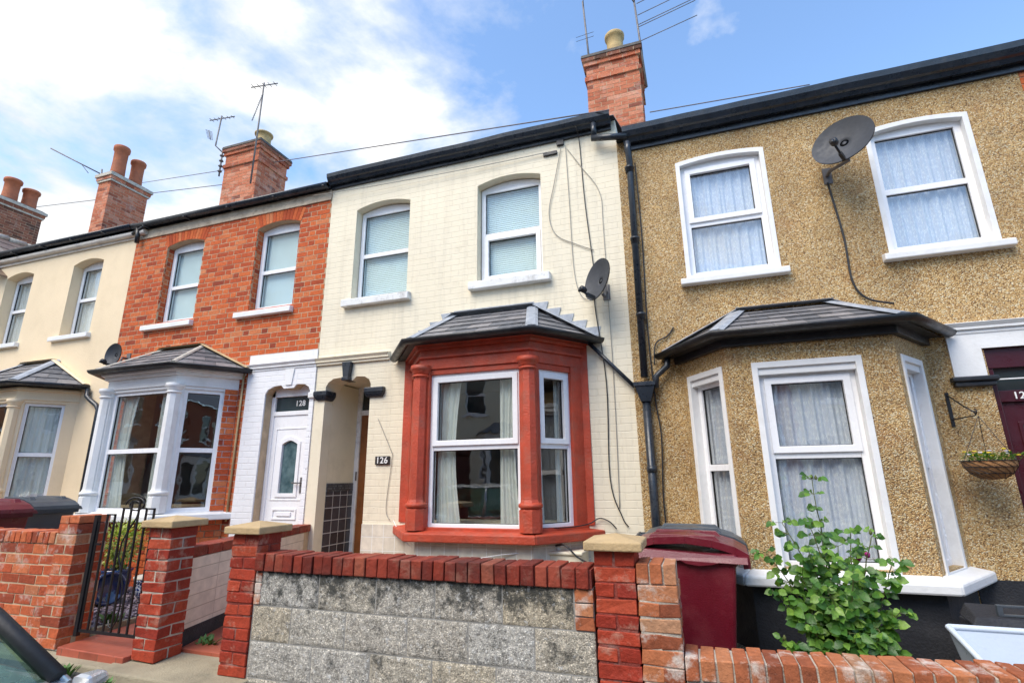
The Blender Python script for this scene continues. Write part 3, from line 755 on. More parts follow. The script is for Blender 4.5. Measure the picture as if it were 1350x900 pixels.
# ------------------------------------------------------------------ terraced houses
def house_shell(h, x0, x1, eave, facade, roof_mat='slate'):
    """side, back, floors, interior, main roof"""
    mb = MB()
    mb.box(x0 + .02, x0 + .12, .31, 7.0, -.1, eave - .1); mb.box(x1 - .12, x1 - .02, .31, 7.0, -.1, eave - .1)
    mb.box(x0 + .12, x1 - .12, 3.2, 3.3, -.1, eave - .1)
    mb.box(x0 + .12, x1 - .12, .31, 3.2, 2.95, 3.15); mb.box(x0 + .12, x1 - .12, .31, 3.2, .1, .3); mb.box(x0 + .12, x1 - .12, .31, 3.2, eave - .2, eave - .1)
    mb.box(x0 + .12, x1 - .12, 6.9, 7.0, -.1, eave - .1)
    mb.build('interior_wall', 'interior', h)
    r = MB(); rnd = random.Random(int(x0 * 10))
    ey, ez, ry, rz = -.12, eave + .03, 3.5, eave + .03 + 3.62 * math.tan(R(29))
    r.m = 1; r.add([(x0, ey, ez - .02), (x1, ey, ez - .02), (x1, ry, rz - .02), (x0, ry, rz - .02), (x1, 7.1, ez - .02), (x0, 7.1, ez - .02)], [(0, 1, 2, 3), (3, 2, 4, 5)])
    r.m = 0
    rows = 20
    for k in range(rows):
        f0, f1 = k / rows, (k + 1) / rows + .01
        y0_, z0_ = ey + (ry - ey) * f0, ez + (rz - ez) * f0; y1_, z1_ = ey + (ry - ey) * min(f1, 1), ez + (rz - ez) * min(f1, 1)
        x = x0 - (.14 if k % 2 else 0)
        while x < x1:
            a, b = max(x, x0) + .002, min(x + .28, x1) - .002
            if b - a > .02: r.hexa([(a, y0_, z0_ + .008), (b, y0_, z0_ + .008), (b, y1_, z1_), (a, y1_, z1_), (a, y0_, z0_ + .016), (b, y0_, z0_ + .016), (b, y1_, z1_ + .006), (a, y1_, z1_ + .006)])
            x += .28
    ro = r.build('roof', [roof_mat, 'rubber'], h, recalc=False)
    rt_ = MB(); x = x0
    while x < x1 - .05:
        b = min(x + .3, x1); rt_.prism([(0, 0)] * 0 or [(x, rz - .03), (b - .01, rz - .03), (b - .01, rz + .07), (x, rz + .09)], ry - .09, ry + .09); x += .3
    rt_.build('ridge_tile', 'terracotta', ro, bevel=.03)
    return ro

def chimney(h, x0, x1, y0, y1, z0, z1, pots, mat='brick_chim', cap='pale', style='corbel', potmat='buff_pot'):
    mb = MB()
    H = .076
    if style == 'corbel':
        zc = z1 - .42
        brick_block(mb, x0, x1, y0, y1, z0, zc - .16, H=H); brick_block(mb, x0 - .03, x1 + .03, y0 - .03, y1 + .03, zc - .16, zc - .08, H=H)
        brick_block(mb, x0, x1, y0, y1, zc - .08, zc + .15, H=H)
        brick_block(mb, x0 - .035, x1 + .035, y0 - .035, y1 + .035, zc + .15, zc + .228, H=H)
        b0_ = len(mb.mi); brick_block(mb, x0 - .065, x1 + .065, y0 - .065, y1 + .065, zc + .228, zc + .30, H=H)
        for q_ in range(b0_, len(mb.mi)): mb.mi[q_] = 3 if mb.mi[q_] == 0 else mb.mi[q_]
        mb.m = 2
        a, b, c, d = x0 - .075, x1 + .075, y0 - .075, y1 + .075
        mb.hexa([(a, c, zc + .300), (b, c, zc + .300), (b, d, zc + .300), (a, d, zc + .300), (a + .01, c + .01, zc + .36), (b - .01, c + .01, zc + .36), (b - .01, d - .01, zc + .36), (a + .01, d - .01, zc + .36)])
        mb.hexa([(a + .01, c + .01, zc + .361), (b - .01, c + .01, zc + .361), (b - .01, d - .01, zc + .361), (a + .01, d - .01, zc + .361), (a + .16, c + .16, z1 + .03), (b - .16, c + .16, z1 + .03), (b - .16, d - .16, z1 + .03), (a + .16, d - .16, z1 + .03)])
        mb.m = 0
        o = mb.build('chimney', [mat, 'mortar', 'capdark', 'brick_brown'], h)
    else:
        brick_block(mb, x0, x1, y0, y1, z0, z1 - .27, H=H)
        mb.m = 2; mb.box(x0 - .03, x1 + .03, y0 - .03, y1 + .03, z1 - .27, z1 - .22)
        mb.m = 0; brick_block(mb, x0 - .045, x1 + .045, y0 - .045, y1 + .045, z1 - .22, z1 - .14, H=H)
        mb.m = 2; mb.box(x0 - .075, x1 + .075, y0 - .075, y1 + .075, z1 - .14, z1 - .06)
        mb.m = 3; mb.hexa([(x0 - .06, y0 - .06, z1 - .06), (x1 + .06, y0 - .06, z1 - .06), (x1 + .06, y1 + .06, z1 - .06), (x0 - .06, y1 + .06, z1 - .06), (x0 + .02, y0 + .02, z1), (x1 - .02, y0 + .02, z1), (x1 - .02, y1 - .02, z1), (x0 + .02, y1 - .02, z1)])
        mb.m = 0
        o = mb.build('chimney', [mat, 'mortar', 'pale_mortar', 'capdark'], h)
    for (px_, py_, r_, hh, pm) in pots:
        p = MB()
        p.lathe((px_, py_, z1 - .03), [(r_ * 1.0, 0), (r_ * .98, hh * .15), (r_ * .92, hh * .5), (r_ * .95, hh * .84), (r_ * 1.12, hh * .87), (r_ * 1.15, hh * .97), (r_ * 1.08, hh), (r_ * .85, hh), (r_ * .8, hh * .6), (r_ * .8, hh * .1)], 20)
        p.build('chimney_pot', pm, o)
    return o
M['capdark'] = plain('sooty_cement', (.12, .11, .10), .9, .35, 8, 50, .01, dirt=(.04, .035, .03), dfac=.7)

EAVE = 5.62
# ---- 126: cream painted house
h126 = thing('terraced_house', 'cream painted brick house with the red bay window in the middle', 'house', (-2.6, 0, 0))
x0, x1 = -4.65, -.51
wl = arch(-4.2, -3.34, 3.78, 5.21, .075); wr = arch(-2.34, -1.48, 3.78, 5.21, .075)
door_hole = [(-4.49, .2), (-3.80, .2), (-3.80, 2.60), (-3.83, 2.66), (-3.90, 2.70), (-4.02, 2.71), (-4.08, 2.66), (-4.21, 2.66), (-4.27, 2.71), (-4.38, 2.70), (-4.45, 2.66), (-4.49, 2.60)]
PB126 = [(-3.22, 0), (-2.77, -.58), (-1.50, -.58), (-1.06, 0)]
mb = MB()
mb.panel([(x0, -.1), (x1, -.1), (x1, EAVE + .05), (x0, EAVE + .05)], [wl, wr, door_hole, [(-3.0, .95), (-1.25, .95), (-1.25, 2.7), (-3.0, 2.7)]], 0, .3)
mb.build('wall', 'cream', h126)
house_shell(h126, x0, x1, EAVE, None)
for (a, b, op) in ((-4.2, -3.34, False), (-2.34, -1.48, True)):
    window(h126, (a + .01, .13, 3.79), X, -Y, b - a - .02, 1.41, .075, rail=.50, lower_sash=op, upper_sash=False, glass='glass_up', cover='blind')
for a, b in ((-4.30, -3.27), (-2.43, -1.38)):
    mb = MB(); mb.hexa([(a, -.085, 3.665), (b, -.085, 3.665), (b, .12, 3.665), (a, .12, 3.665), (a, -.085, 3.765), (b, -.085, 3.765), (b, .12, 3.79), (a, .12, 3.79)])
    mb.build('sill', 'old_white', h126, bevel=.01)
# string course, keystone, imposts
def moulding(mb, xa, xb, z0):
    mb.box(xa, xb, -.03, 0, z0, z0 + .035); mb.box(xa, xb, -.05, 0, z0 + .035, z0 + .06); mb.hexa([(xa, -.05, z0 + .06), (xb, -.05, z0 + .06), (xb, 0, z0 + .06), (xa, 0, z0 + .06), (xa, -.075, z0 + .095), (xb, -.075, z0 + .095), (xb, 0, z0 + .115), (xa, 0, z0 + .115)])
mb = MB(); moulding(mb, x0, -3.53, 2.89); mb.build('string_course', 'cream_smooth', h126, bevel=.004)
mb = MB(); mb.prism([(-4.185, 2.70), (-4.105, 2.70), (-4.075, 2.90), (-4.215, 2.90)], -.07, 0); mb.prism([(-4.195, 2.655), (-4.095, 2.655), (-4.095, 2.70), (-4.195, 2.70)], -.085, .1); mb.build('keystone', 'navy', h126, bevel=.006)
mb = MB(); mb.box(-4.64, -4.43, -.06, .155, 2.475, 2.545); mb.hexa([(-4.60, -.03, 2.42), (-4.46, -.03, 2.42), (-4.46, .13, 2.42), (-4.60, .13, 2.42), (-4.64, -.06, 2.475), (-4.43, -.06, 2.475), (-4.43, .155, 2.475), (-4.64, .155, 2.475)])
mb.build('impost', 'navy', h126, bevel=.012)
mb = MB(); mb.box(-3.86, -3.58, -.06, .06, 2.475, 2.545); mb.hexa([(-3.83, -.03, 2.42), (-3.61, -.03, 2.42), (-3.61, .05, 2.42), (-3.83, .05, 2.42), (-3.86, -.06, 2.475), (-3.58, -.06, 2.475), (-3.58, .06, 2.475), (-3.86, .06, 2.475)]); mb.build('impost', 'navy', h126, bevel=.012)
# porch recess
mb = MB(); mb.box(-4.652, -4.4865, -.004, .158, -.05, 2.43); mb.build('pier', 'cream_smooth', h126, bevel=.003)
mb = MB()
mb.box(-4.60, -4.487, .16, .78, .15, 2.68); mb.box(-3.80, -3.68, .3, .78, .15, 2.85); mb.box(-4.6, -3.72, .302, .8, 2.70, 2.85)
mb.box(-4.484, -3.805, -.02, .8, .1, .22)
mb.build('porch', 'cream_smooth', h126)
mb = MB(); mb.box(-4.4865, -4.478, .165, .72, .22, 1.27); mb.build('tiled_dado', 'dado_tile', h126)
mb = MB(); mb.box(-4.4865, -4.474, .165, .72, 1.27, 1.37); mb.build('dado_border', 'border_tile', h126)
mb = MB(); mb.box(-4.4865, -4.42, .72, .80, .22, 2.70); mb.box(-3.86, -3.80, .72, .80, .22, 2.70); mb.box(-4.42, -3.86, .72, .80, 2.30, 2.37); mb.box(-4.42, -3.86, .72, .80, 2.64, 2.70)
df = mb.build('door_frame', 'old_white', h126, bevel=.006)
mb = MB(); mb.box(-4.42, -3.86, .755, .765, 2.37, 2.64); mb.build('transom_pane', 'darkglass', df)
mb = MB((-4.42, .745, .25), X, Y); mb.panel([(0, 0), (.56, 0), (.56, 2.05), (0, 2.05)], [[(.12, 1.0), (.44, 1.0), (.44, 1.9), (.12, 1.9)], [(.12, .15), (.44, .15), (.44, .85), (.12, .85)]], 0, .045)
mb.box(.12, .44, .012, .03, .15, .85); mb.box(.17, .39, .003, .02, .22, .78)
dr = mb.build('door', 'wood', h126, bevel=.006)
mb = MB(); mb.box(-4.30, -3.98, .765, .77, 1.25, 2.15); mb.build('door_pane', 'obscure', dr)
mb = MB(); mb.box(-4.44, -4.425, .70, .72, 1.40, 1.52); mb.build('letter_plate', 'galv', dr, bevel=.004)
# tile skirt
mb = MB(); mb.box(-3.80, -3.0, -.012, -.0005, .0, .90); mb.build('tile_skirting', 'cream_tile', h126)
# number plaque
mb = MB(); mb.box(-3.66, -3.46, -.022, -.001, 1.585, 1.685); pq = mb.build('number_plaque', 'plaque', h126, bevel=.004)
text_mesh('house_number', '126', .105, (-3.56, -.027, 1.632), pq)
# bay
fr = cant_frames(PB126)
mb = MB(); mb.m = 1
band(mb, PB126, -.05, .84, 0, -.12)
mb.m = 0
band(mb, PB126, .84, .93, .0, -.14)
band(mb, PB126, 2.58, 2.88, .0, -.12)
jw = [(.10, .10), (.12, .12), (.11, .22)]
jw = [(.09, .12), (.12, .12), (.12, .17)]
for k, (a, b, t, n, L) in enumerate(fr):
    mb.fr(a, t, -n)
    mb.box(0, jw[k][0], 0, .12, .93, 2.58); mb.box(L - jw[k][1], L, 0, .12, .93, 2.58)
    mb.box(jw[k][0], L - jw[k][1], .02, .12, 2.52, 2.58)
mb.fr()
mb.box(-3.30, -3.20, -.02, .0, .93, 2.88); mb.box(-1.08, -1.00, -.02, .0, .93, 2.88)
bay = mb.build('bay', ['red', 'cream_tile'], h126, bevel=.004)
mb = MB(); band(mb, PB126, .80, .905, .13, -.02, .885); mb.build('bay_sill', 'red', bay, bevel=.012)
mb = MB(); band(mb, PB126, 2.70, 2.73, .03, -.02); band(mb, PB126, 2.80, 2.84, .045, -.02); band(mb, PB126, 2.84, 2.885, .075, -.02, 2.885)
mb.build('cornice', 'red', bay, bevel=.006)
def column(x, y, z0, z1, r, mat, parent, seg=8):
    mb = MB(); h = z1 - z0; rot = math.pi / 8
    mb.lathe((x, y, z0), [(r * 1.28, 0), (r * 1.28, .20), (r * 1.1, .215)], seg, rot=rot, smooth=False)
    mb.lathe((x, y, z0 + .215), [(r * 1.1, 0), (r * 1.32, .012), (r * 1.36, .028), (r * 1.32, .044), (r * 1.1, .056)], 16)
    mb.lathe((x, y, z0 + .268), [(r * 1.16, 0), (r * 1.02, .03), (r, .06), (r * .94, h - .52), (r * .94, h - .40)], seg, rot=rot, smooth=False)
    mb.lathe((x, y, z1 - .135), [(r * .94, 0), (r * 1.12, .01), (r * 1.14, .022), (r * .98, .034)], 16)
    mb.lathe((x, y, z1 - .10), [(r * .98, 0), (r * 1.0, .02), (r * 1.25, .05), (r * 1.33, .06), (r * 1.33, .10)], 16)
    return mb.build('column', mat, parent)
for (x, y) in (PB126[1], PB126[2]):
    s = 1 if x < -2 else -1
    column(x + s * .015, y - .008, .905, 2.62, .088, 'red', bay)
for k, (a, b, t, n, L) in enumerate(fr):
    w0, w1 = jw[k]
    O = a + t * (w0 - .01) - n * .05 + Z * .915
    window(h126, O, t, n, L - w0 - w1 + .02, 1.61, 0, rail=.505, fw=.05, upper_sash=(k != 0), glass='glass', cover='drape')
bay_roof(h126, PB126, 2.90, 3.36, (-2.62, -1.62), over=.15, seed=4, gut='black')

# ---- main gutters
OG = [(.0, .0), (.05, -.01), (.075, .03), (.10, .04), (.13, .09), (.14, .15), (.135, .15), (.12, .10), (.0, .10)]
def main_gutter(h, xa, xb, z, mat='navy', fmat='navy', fz=.12, dropa=0.0, dropb=0.0, size=1.0):
    f = MB(); f.hexa([(xa, -.03, z - fz + dropa), (xb, -.03, z - fz + dropb), (xb, 0, z - fz + dropb), (xa, 0, z - fz + dropa), (xa, -.045, z + .06), (xb, -.045, z + .06), (xb, 0, z + .06), (xa, 0, z + .06)])
    f.build('fascia', fmat, h, bevel=.004)
    g = MB(); n = 12; pts = []
    rnd = random.Random(int(abs(xa) * 7))
    for i in range(n + 1):
        t = i / n; pts.append((xa + (xb - xa) * t, -.045 + rnd.uniform(-.003, .003), z - .03 + dropa * (1 - t) + dropb * t + rnd.uniform(-.005, .005)))
    ogee_run(g, pts, [(a * size, b * size) for a, b in OG])
    gg = g.build('gutter', mat, h)
    return gg
main_gutter(h126, -4.65, -.56, 5.62, fz=.08, size=.88)

# ---- 124: pebbledashed house
EAVE4 = 5.28
h124 = thing('terraced_house', 'pebbledashed brown house with white window frames on the right', 'house', (1.4, 0, 0))
x0, x1 = -.51, 3.38
wl = arch(.17, 1.03, 3.50, 4.92, .04); wr = arch(2.05, 2.87, 3.50, 4.88, .04)
PB124 = [(-.02, 0), (.38, -.60), (1.70, -.60), (2.12, 0)]
mb = MB()
mb.panel([(x0, -.1), (x1, -.1), (x1, EAVE4 + .05), (x0, EAVE4 + .05)], [wl, wr, [(2.56, .1), (3.34, .1), (3.34, 2.5), (2.56, 2.5)], [(.2, .7), (1.95, .7), (1.95, 2.4), (.2, 2.4)]], -.004, .3)
mb.build('wall', 'pebble', h124)
house_shell(h124, x0, x1, EAVE4, None)
for (a, b) in ((.17, 1.03), (2.05, 2.87)):
    z1_ = 4.92 if a < 1 else 4.88
    # smooth white painted surround following the reveal
    mb = MB(); mb.panel(arch(a - .035, b + .035, 3.48, z1_ + .03, .042), [arch(a + .012, b - .012, 3.51, z1_ - .02, .04)], -.012, .1)
    mb.build('window_surround', 'white_paint', h124, bevel=.004)
    window(h124, (a + .01, .06, 3.50), X, -Y, b - a - .02, z1_ - 3.50, .05, rail=.46 if a < 1 else .5, fw=.06, upper_sash=(a < 1), lower_sash=False, cover='lace', glass='glass')
    mb = MB(); s0 = .10
    mb.hexa([(a - s0, -.09, 3.395), (b + s0, -.09, 3.395), (b + s0, .07, 3.395), (a - s0, .07, 3.395), (a - s0, -.09, 3.46), (b + s0, -.09, 3.46), (b + s0, .07, 3.50), (a - s0, .07, 3.50)])
    mb.build('sill', 'white_paint', h124, bevel=.01)
fr = cant_frames(PB124); ins = [(.12, .08), (.22, .27), (.10, .16)]
mb = MB(); band(mb, PB124, .56, .68, 0, -.14); band(mb, PB124, 2.37, 2.60, 0, -.14)
for k, (a, b, t, n, L) in enumerate(fr):
    mb.fr(a, t, -n); mb.box(0, ins[k][0], 0, .14, .68, 2.37); mb.box(L - ins[k][1], L, 0, .14, .68, 2.37)
mb.fr(); bay = mb.build('bay', 'pebble', h124)
mb = MB(); band(mb, PB124, -.1, .56, .004, -.14); mb.build('bay_plinth', 'blackmatt', bay)
for a, b in ((x0, -.03), (2.13, 2.56)):
    mb = MB(); mb.box(a, b, -.012, -.0045, -.1, .56); mb.build('plinth', 'blackmatt', h124)
mb = MB(); band(mb, PB124, .545, .665, .13, -.02, .625); mb.build('bay_sill', 'white_paint', bay, bevel=.016)
for k, (a, b, t, n, L) in enumerate(fr):
    i0, i1 = ins[k]; W = L - i0 - i1; H_ = 1.70
    mb = MB(a, t, n); mb.panel([(i0 - .015, .655), (L - i1 + .015, .655), (L - i1 + .015, 2.385), (i0 - .015, 2.385)], [[(i0 + .035, .67), (L - i1 - .035, .67), (L - i1 - .035, 2.33), (i0 + .035, 2.33)]], -.09, .012)
    mb.box(i0 + .0, L - i1, -.09, -.01, 2.27, 2.34)
    mb.build('window_surround', 'white_paint', h124, bevel=.005)
    O = a + t * (i0 + .035) - n * .07 + Z * .67
    window(h124, O, t, n, W - .07, 1.62, 0, rail=.50 if k != 1 else .56, fw=.055, upper_sash=(k == 1), cover='lace', glass='glass')
# black box gutter board on the bay
bay_roof(h124, PB124, 2.66, 3.04, (.60, 1.42), over=.14, seed=9, stepped=False, gut='black', hipw=.16)
mb = MB(); band(mb, PB124, 2.54, 2.655, .05, -.02); mb.build('bay_fascia', 'black', h124, bevel=.006)
g124 = main_gutter(h124, -.42, 3.6, 5.29, fz=.10, size=1.05)
# white door head, imposts, door
mb = MB(); mb.panel([(2.30, 2.20), (3.38, 2.20), (3.38, 2.64), (2.30, 2.64)], [[(2.54, 2.19), (3.35, 2.19), (3.35, 2.48), (2.54, 2.48)]], -.022, -.0045)
mb.build('door_surround', 'white_paint', h124)
mb = MB(); moulding(mb, 2.28, 3.38, 2.62); mb.build('string_course', 'white_paint', h124, bevel=.004)
mb = MB(); mb.box(2.26, 2.60, -.075, -.005, 2.185, 2.23); mb.box(2.28, 2.58, -.055, -.005, 2.14, 2.185); mb.build('impost', 'black', h124, bevel=.012)
mb = MB(); mb.box(2.54, 3.36, .02, .10, 2.30, 2.52); mb.box(2.56, 2.61, .03, .10, .1, 2.30); mb.box(3.29, 3.34, .03, .10, .1, 2.30); mb.box(2.61, 3.29, .03, .10, 2.00, 2.10); df = mb.build('door_frame', 'maroon_door', h124, bevel=.004)
mb = MB(); mb.box(2.61, 3.29, .06, .066, 2.10, 2.30); tp = mb.build('transom_pane', 'darkglass', df)
mb = MB((2.61, .06, .10), X, Y); mb.panel([(0, 0), (.68, 0), (.68, 1.9), (0, 1.9)], [[(.12, 1.05), (.27, 1.05), (.27, 1.7), (.12, 1.7)], [(.41, 1.05), (.56, 1.05), (.56, 1.7), (.41, 1.7)]], 0, .045)
mb.panel([(.09, 1.02), (.30, 1.02), (.30, 1.73), (.09, 1.73)], [[(.12, 1.05), (.27, 1.05), (.27, 1.7), (.12, 1.7)]], -.012, 0); mb.panel([(.38, 1.02), (.59, 1.02), (.59, 1.73), (.38, 1.73)], [[(.41, 1.05), (.56, 1.05), (.56, 1.7), (.41, 1.7)]], -.012, 0)
mb.panel([(.09, .2), (.59, .2), (.59, .9), (.09, .9)], [[(.14, .25), (.54, .25), (.54, .85), (.14, .85)]], -.012, 0)
dr = mb.build('door', 'maroon_door', h124, bevel=.004)
for a in (.12, .41):
    mb = MB((2.61, .06, .10), X, Y); mb.box(a, a + .15, .015, .02, 1.05, 1.7); mb.build('door_pane', 'obscure', dr)
text_mesh('house_number', '124', .085, (2.765, .024, 2.05), df)

# ---- 122 next door (only its red brick edge shows)
h122 = thing('terraced_house', 'red brick house just showing at the right edge of the picture', 'house', (5.4, 0, 0))
mb = MB(); mb.m = 1; mb.panel([(3.385, -.1), (7.4, -.1), (7.4, EAVE4 + .05), (3.385, EAVE4 + .05)], [], .008, .3); mb.m = 0
brick_face(mb, 3.385, 4.6, 0, 5.3); mb.build('wall', ['brick_o', 'mortar'], h122)
house_shell(h122, 3.385, 7.4, EAVE4, None)

# ---- 128: orange brick house
EAVE8 = 5.58
h128 = thing('terraced_house', 'orange brick house with white bay and white front door', 'house', (-6.6, 0, 0))
x0, x1 = -8.62, -4.655
W8 = [(-7.86, -7.06, 3.83, 5.22), (-5.99, -5.19, 3.83, 5.22)]
holes = [arch(a, b, c, d, .07) for a, b, c, d in W8]
dh = [(-5.47, .2), (-4.72, .2), (-4.72, 2.56), (-4.75, 2.62), (-4.82, 2.66), (-4.95, 2.67), (-5.0, 2.62), (-5.16, 2.62), (-5.21, 2.67), (-5.33, 2.66), (-5.43, 2.62), (-5.47, 2.56)]
PB128 = [(-8.15, 0), (-7.72, -.60), (-6.42, -.60), (-5.97, 0)]
mb = MB(); mb.m = 1
mb.panel([(x0, -.1), (x1, -.1), (x1, EAVE8 + .05), (x0, EAVE8 + .05)], holes + [dh, [(-7.95, 1.1), (-6.2, 1.1), (-6.2, 2.75), (-7.95, 2.75)]], .0028, .3)
mb.m = 0
def hf_win(a, b, c, d, rise=.07, vh=.22):
    cx = (a + b) / 2; w_ = (b - a) / 2
    Rr = (w_ * w_ + rise * rise) / (2 * rise); cz = d - Rr; th = math.asin(w_ / Rr) * 1.03
    def f(v):
        if c <= v <= d - rise: return (a, b)
        if d - rise < v < cz + Rr + vh:
            hw = 0
            if v < cz + (Rr + vh) * math.cos(th): hw = w_ + (v - (d - rise)) * math.tan(th) + .004
            else:
                hw = math.sqrt(max((Rr + vh) ** 2 - (v - cz) ** 2, 0))
            return (cx - hw, cx + hw) if hw > .02 else None
        return None
    return f
hfs = [hf_win(*q) for q in W8]
hfs.append(lambda v: (-5.83, -4.6) if v < 3.12 else None)
hfs.append(lambda v: (-8.1, -6.02) if v < 2.95 else None)
brick_face(mb, x0, x1, .0, EAVE8, hfs)
for q in W8: voussoirs(mb, q[0], q[1], q[3], .07)
# brick reveals left and right of each window
for a, b, c, d in W8:
    for xx, n_, t_ in ((a, X, Y), (b, -X, Y)):
        mb.fr((xx, 0, 0), t_, -n_); brick_face(mb, .034, .13, c, d - .07, depth=.006, d=-.004)
mb.fr()
mb.build('wall', ['brick_o', 'mortar'], h128)
house_shell(h128, x0, x1, EAVE8, None)
for i, (a, b, c, d) in enumerate(W8):
    window(h128, (a + .008, .12, c + .01), X, -Y, b - a - .016, d - c - .012, .07, rail=.47, fw=.07, glass='glass_up', cover='roller')
    mb = MB(); e0, e1 = ((-.22, .02) if i == 0 else (-.20, .03))
    mb.hexa([(a + e0, -.07, c - .11), (b + e1, -.07, c - .11), (b + e1, .12, c - .11), (a + e0, .12, c - .11), (a + e0, -.07, c - .03), (b + e1, -.07, c - .03), (b + e1, .12, c), (a + e0, .12, c)])
    mb.build('sill', 'white_paint', h128, bevel=.008)
# white painted brick door surround
mb = MB(); mb.panel([(-5.81, -.1), (x1, -.1), (x1, 2.9), (-5.81, 2.9)], [dh], -.02, .006); mb.panel([(-5.81, 2.9), (x1, 2.9), (x1, 3.13), (-5.81, 3.13)], [], -.018, .006)
mb.build('door_surround', 'white_brick', h128)
mb = MB(); moulding(mb, -5.90, x1, 2.89); mb.build('string_course', 'white_paint', h128, bevel=.004)
mb = MB(); mb.prism([(-5.13, 2.66), (-5.03, 2.66), (-5.0, 2.885), (-5.16, 2.885)], -.035, -.02); mb.build('keystone', 'white_paint', h128, bevel=.006)
mb = MB(); mb.box(-4.73, -4.57, -.05, .0, 2.46, 2.54); mb.build('impost', 'old_white', h128, bevel=.012)
mb = MB(); mb.box(-5.47, -5.41, .12, .20, .2, 2.64); mb.box(-4.78, -4.72, .12, .20, .2, 2.64); mb.box(-5.41, -4.78, .12, .20, 2.27, 2.33); mb.box(-5.47, -4.72, .12, .20, 2.53, 2.70)
df = mb.build('door_frame', 'upvc', h128, bevel=.006)
mb = MB(); mb.box(-5.41, -4.78, .15, .156, 2.33, 2.53); tp = mb.build('transom_pane', 'darkglass', df)
text_mesh('house_number', '128', .105, (-5.0, .146, 2.43), tp)
mb = MB((-5.41, .135, .3), X, Y)
gl = [(.19, .95), (.44, .95)] + [(.44 - .25 * i / 8, 1.58 + .05 * math.sin(math.pi * i / 8)) for i in range(9)]
mb.panel([(0, 0), (.63, 0), (.63, 1.97), (0, 1.97)], [gl], 0, .05)
ga = [(.14, .90), (.49, .90)] + [(.49 - .35 * i / 8, 1.62 + .07 * math.sin(math.pi * i / 8)) for i in range(9)]
mb.panel(ga, [gl], -.014, 0)
mb.panel([(.06, .86), (.57, .86), (.57, 1.80), (.06, 1.80)], [[(.075, .875), (.555, .875), (.555, 1.785), (.075, 1.785)]], -.008, 0)
for z0_, z1_ in ((.62, .76), (.12, .52)): mb.panel([(.12, z0_), (.51, z0_), (.51, z1_), (.12, z1_)], [[(.145, z0_ + .025), (.485, z0_ + .025), (.485, z1_ - .025), (.145, z1_ - .025)]], -.012, 0)
mb.box(.2, .43, -.018, 0, .665, .715)
dr = mb.build('door', 'upvc', h128, bevel=.004)
mb = MB((-5.41, .135, .3), X, Y); mb.panel(gl, [], .02, .03); mb.build('door_pane', 'obscure', dr)
mb = MB((-5.41, .135, .3), X, Y); mb.box(.535, .565, -.012, 0, .95, 1.15); mb.tube([(.55, -.012, 1.08), (.55, -.045, 1.08), (.44, -.05, 1.08)], .009); mb.build('handle', 'galv', dr)
# bay
fr = cant_frames(PB128)
mb = MB(); mb.m = 1; band(mb, PB128, -.05, .96, 0, -.12)
mb.m = 0; band(mb, PB128, .96, 1.04, .0, -.12); band(mb, PB128, 2.66, 2.86, .0, -.12)
jw = [(.1, .11), (.11, .11), (.11, .17)]
for k, (a, b, t, n, L) in enumerate(fr):
    mb.fr(a, t, -n); mb.box(0, jw[k][0], 0, .12, 1.04, 2.66); mb.box(L - jw[k][1], L, 0, .12, 1.04, 2.66); mb.box(jw[k][0], L - jw[k][1], .02, .12, 2.62, 2.66)
mb.fr()
bay = mb.build('bay', ['white_paint', 'mortar'], h128, bevel=.004)
mb = MB()
for k, (a, b, t, n, L) in enumerate(fr):
    mb.fr(a + n * .022, t, -n); brick_face(mb, 0, L, .1, .95, depth=.02)
mb.fr(); mb.build('bay_brickwork', 'brick_o', bay); mb = MB()
a, b, t, n, L = fr[2]; mb.fr(a + n * .012, t, -n); brick_face(mb, L - .165, L - .005, 1.04, 2.66, depth=.03)
mb.fr(); mb.build('bay_brickwork', 'brick_o', bay)
mb = MB(); mb.tube([(-5.885, -.02, .9), (-5.885, -.02, 2.95)], .014); mb.build('mortar_fillet', 'stone_cap', bay)
mb = MB(); band(mb, PB128, .93, 1.03, .14, -.02, 1.01); mb.build('bay_sill', 'white_paint', bay, bevel=.012)
mb = MB(); band(mb, PB128, 2.80, 2.85, .05, -.02); band(mb, PB128, 2.85, 2.90, .09, -.02); mb.build('cornice', 'white_paint', bay, bevel=.006)
for (x, y) in (PB128[1], PB128[2]):
    s = 1 if x < -7 else -1
    column(x + s * .02, y + .01, 1.03, 2.68, .085, 'white_paint', bay)
for k, (a, b, t, n, L) in enumerate(fr):
    w0, w1 = jw[k]; O = a + t * (w0 - .01) - n * .05 + Z * 1.03
    window(h128, O, t, n, L - w0 - w1 + .02, 1.60, 0, rail=.49, fw=.055, glass='glass', cover='drape' if k == 1 else None)
bay_roof(h128, PB128, 2.93, 3.36, (-7.50, -6.72), over=.15, seed=12, stepped=False, gut='black', hip='pale_mortar', flash='stone_cap', hipw=.07)
mb = MB(); mb.box(x0, x1, -.02, 0, EAVE8 - .19, EAVE8 - .03); mb.build('fascia_board', 'fascia', h128, bevel=.004)
mb = MB(); gutter_run(mb, [(x0, -.10, EAVE8 + .04), (x1, -.10, EAVE8 + .02)], .062)
x = x0 + .3
while x < x1: mb.box(x, x + .03, -.17, -.03, EAVE8 - .035, EAVE8 - .02); x += .9
mb.build('gutter', 'navy', h128)
mb = MB(); mb.box(x0, x1, -.03, .0, EAVE8 - .02, EAVE8 + .07); mb.build('eaves_board', 'black', h128)

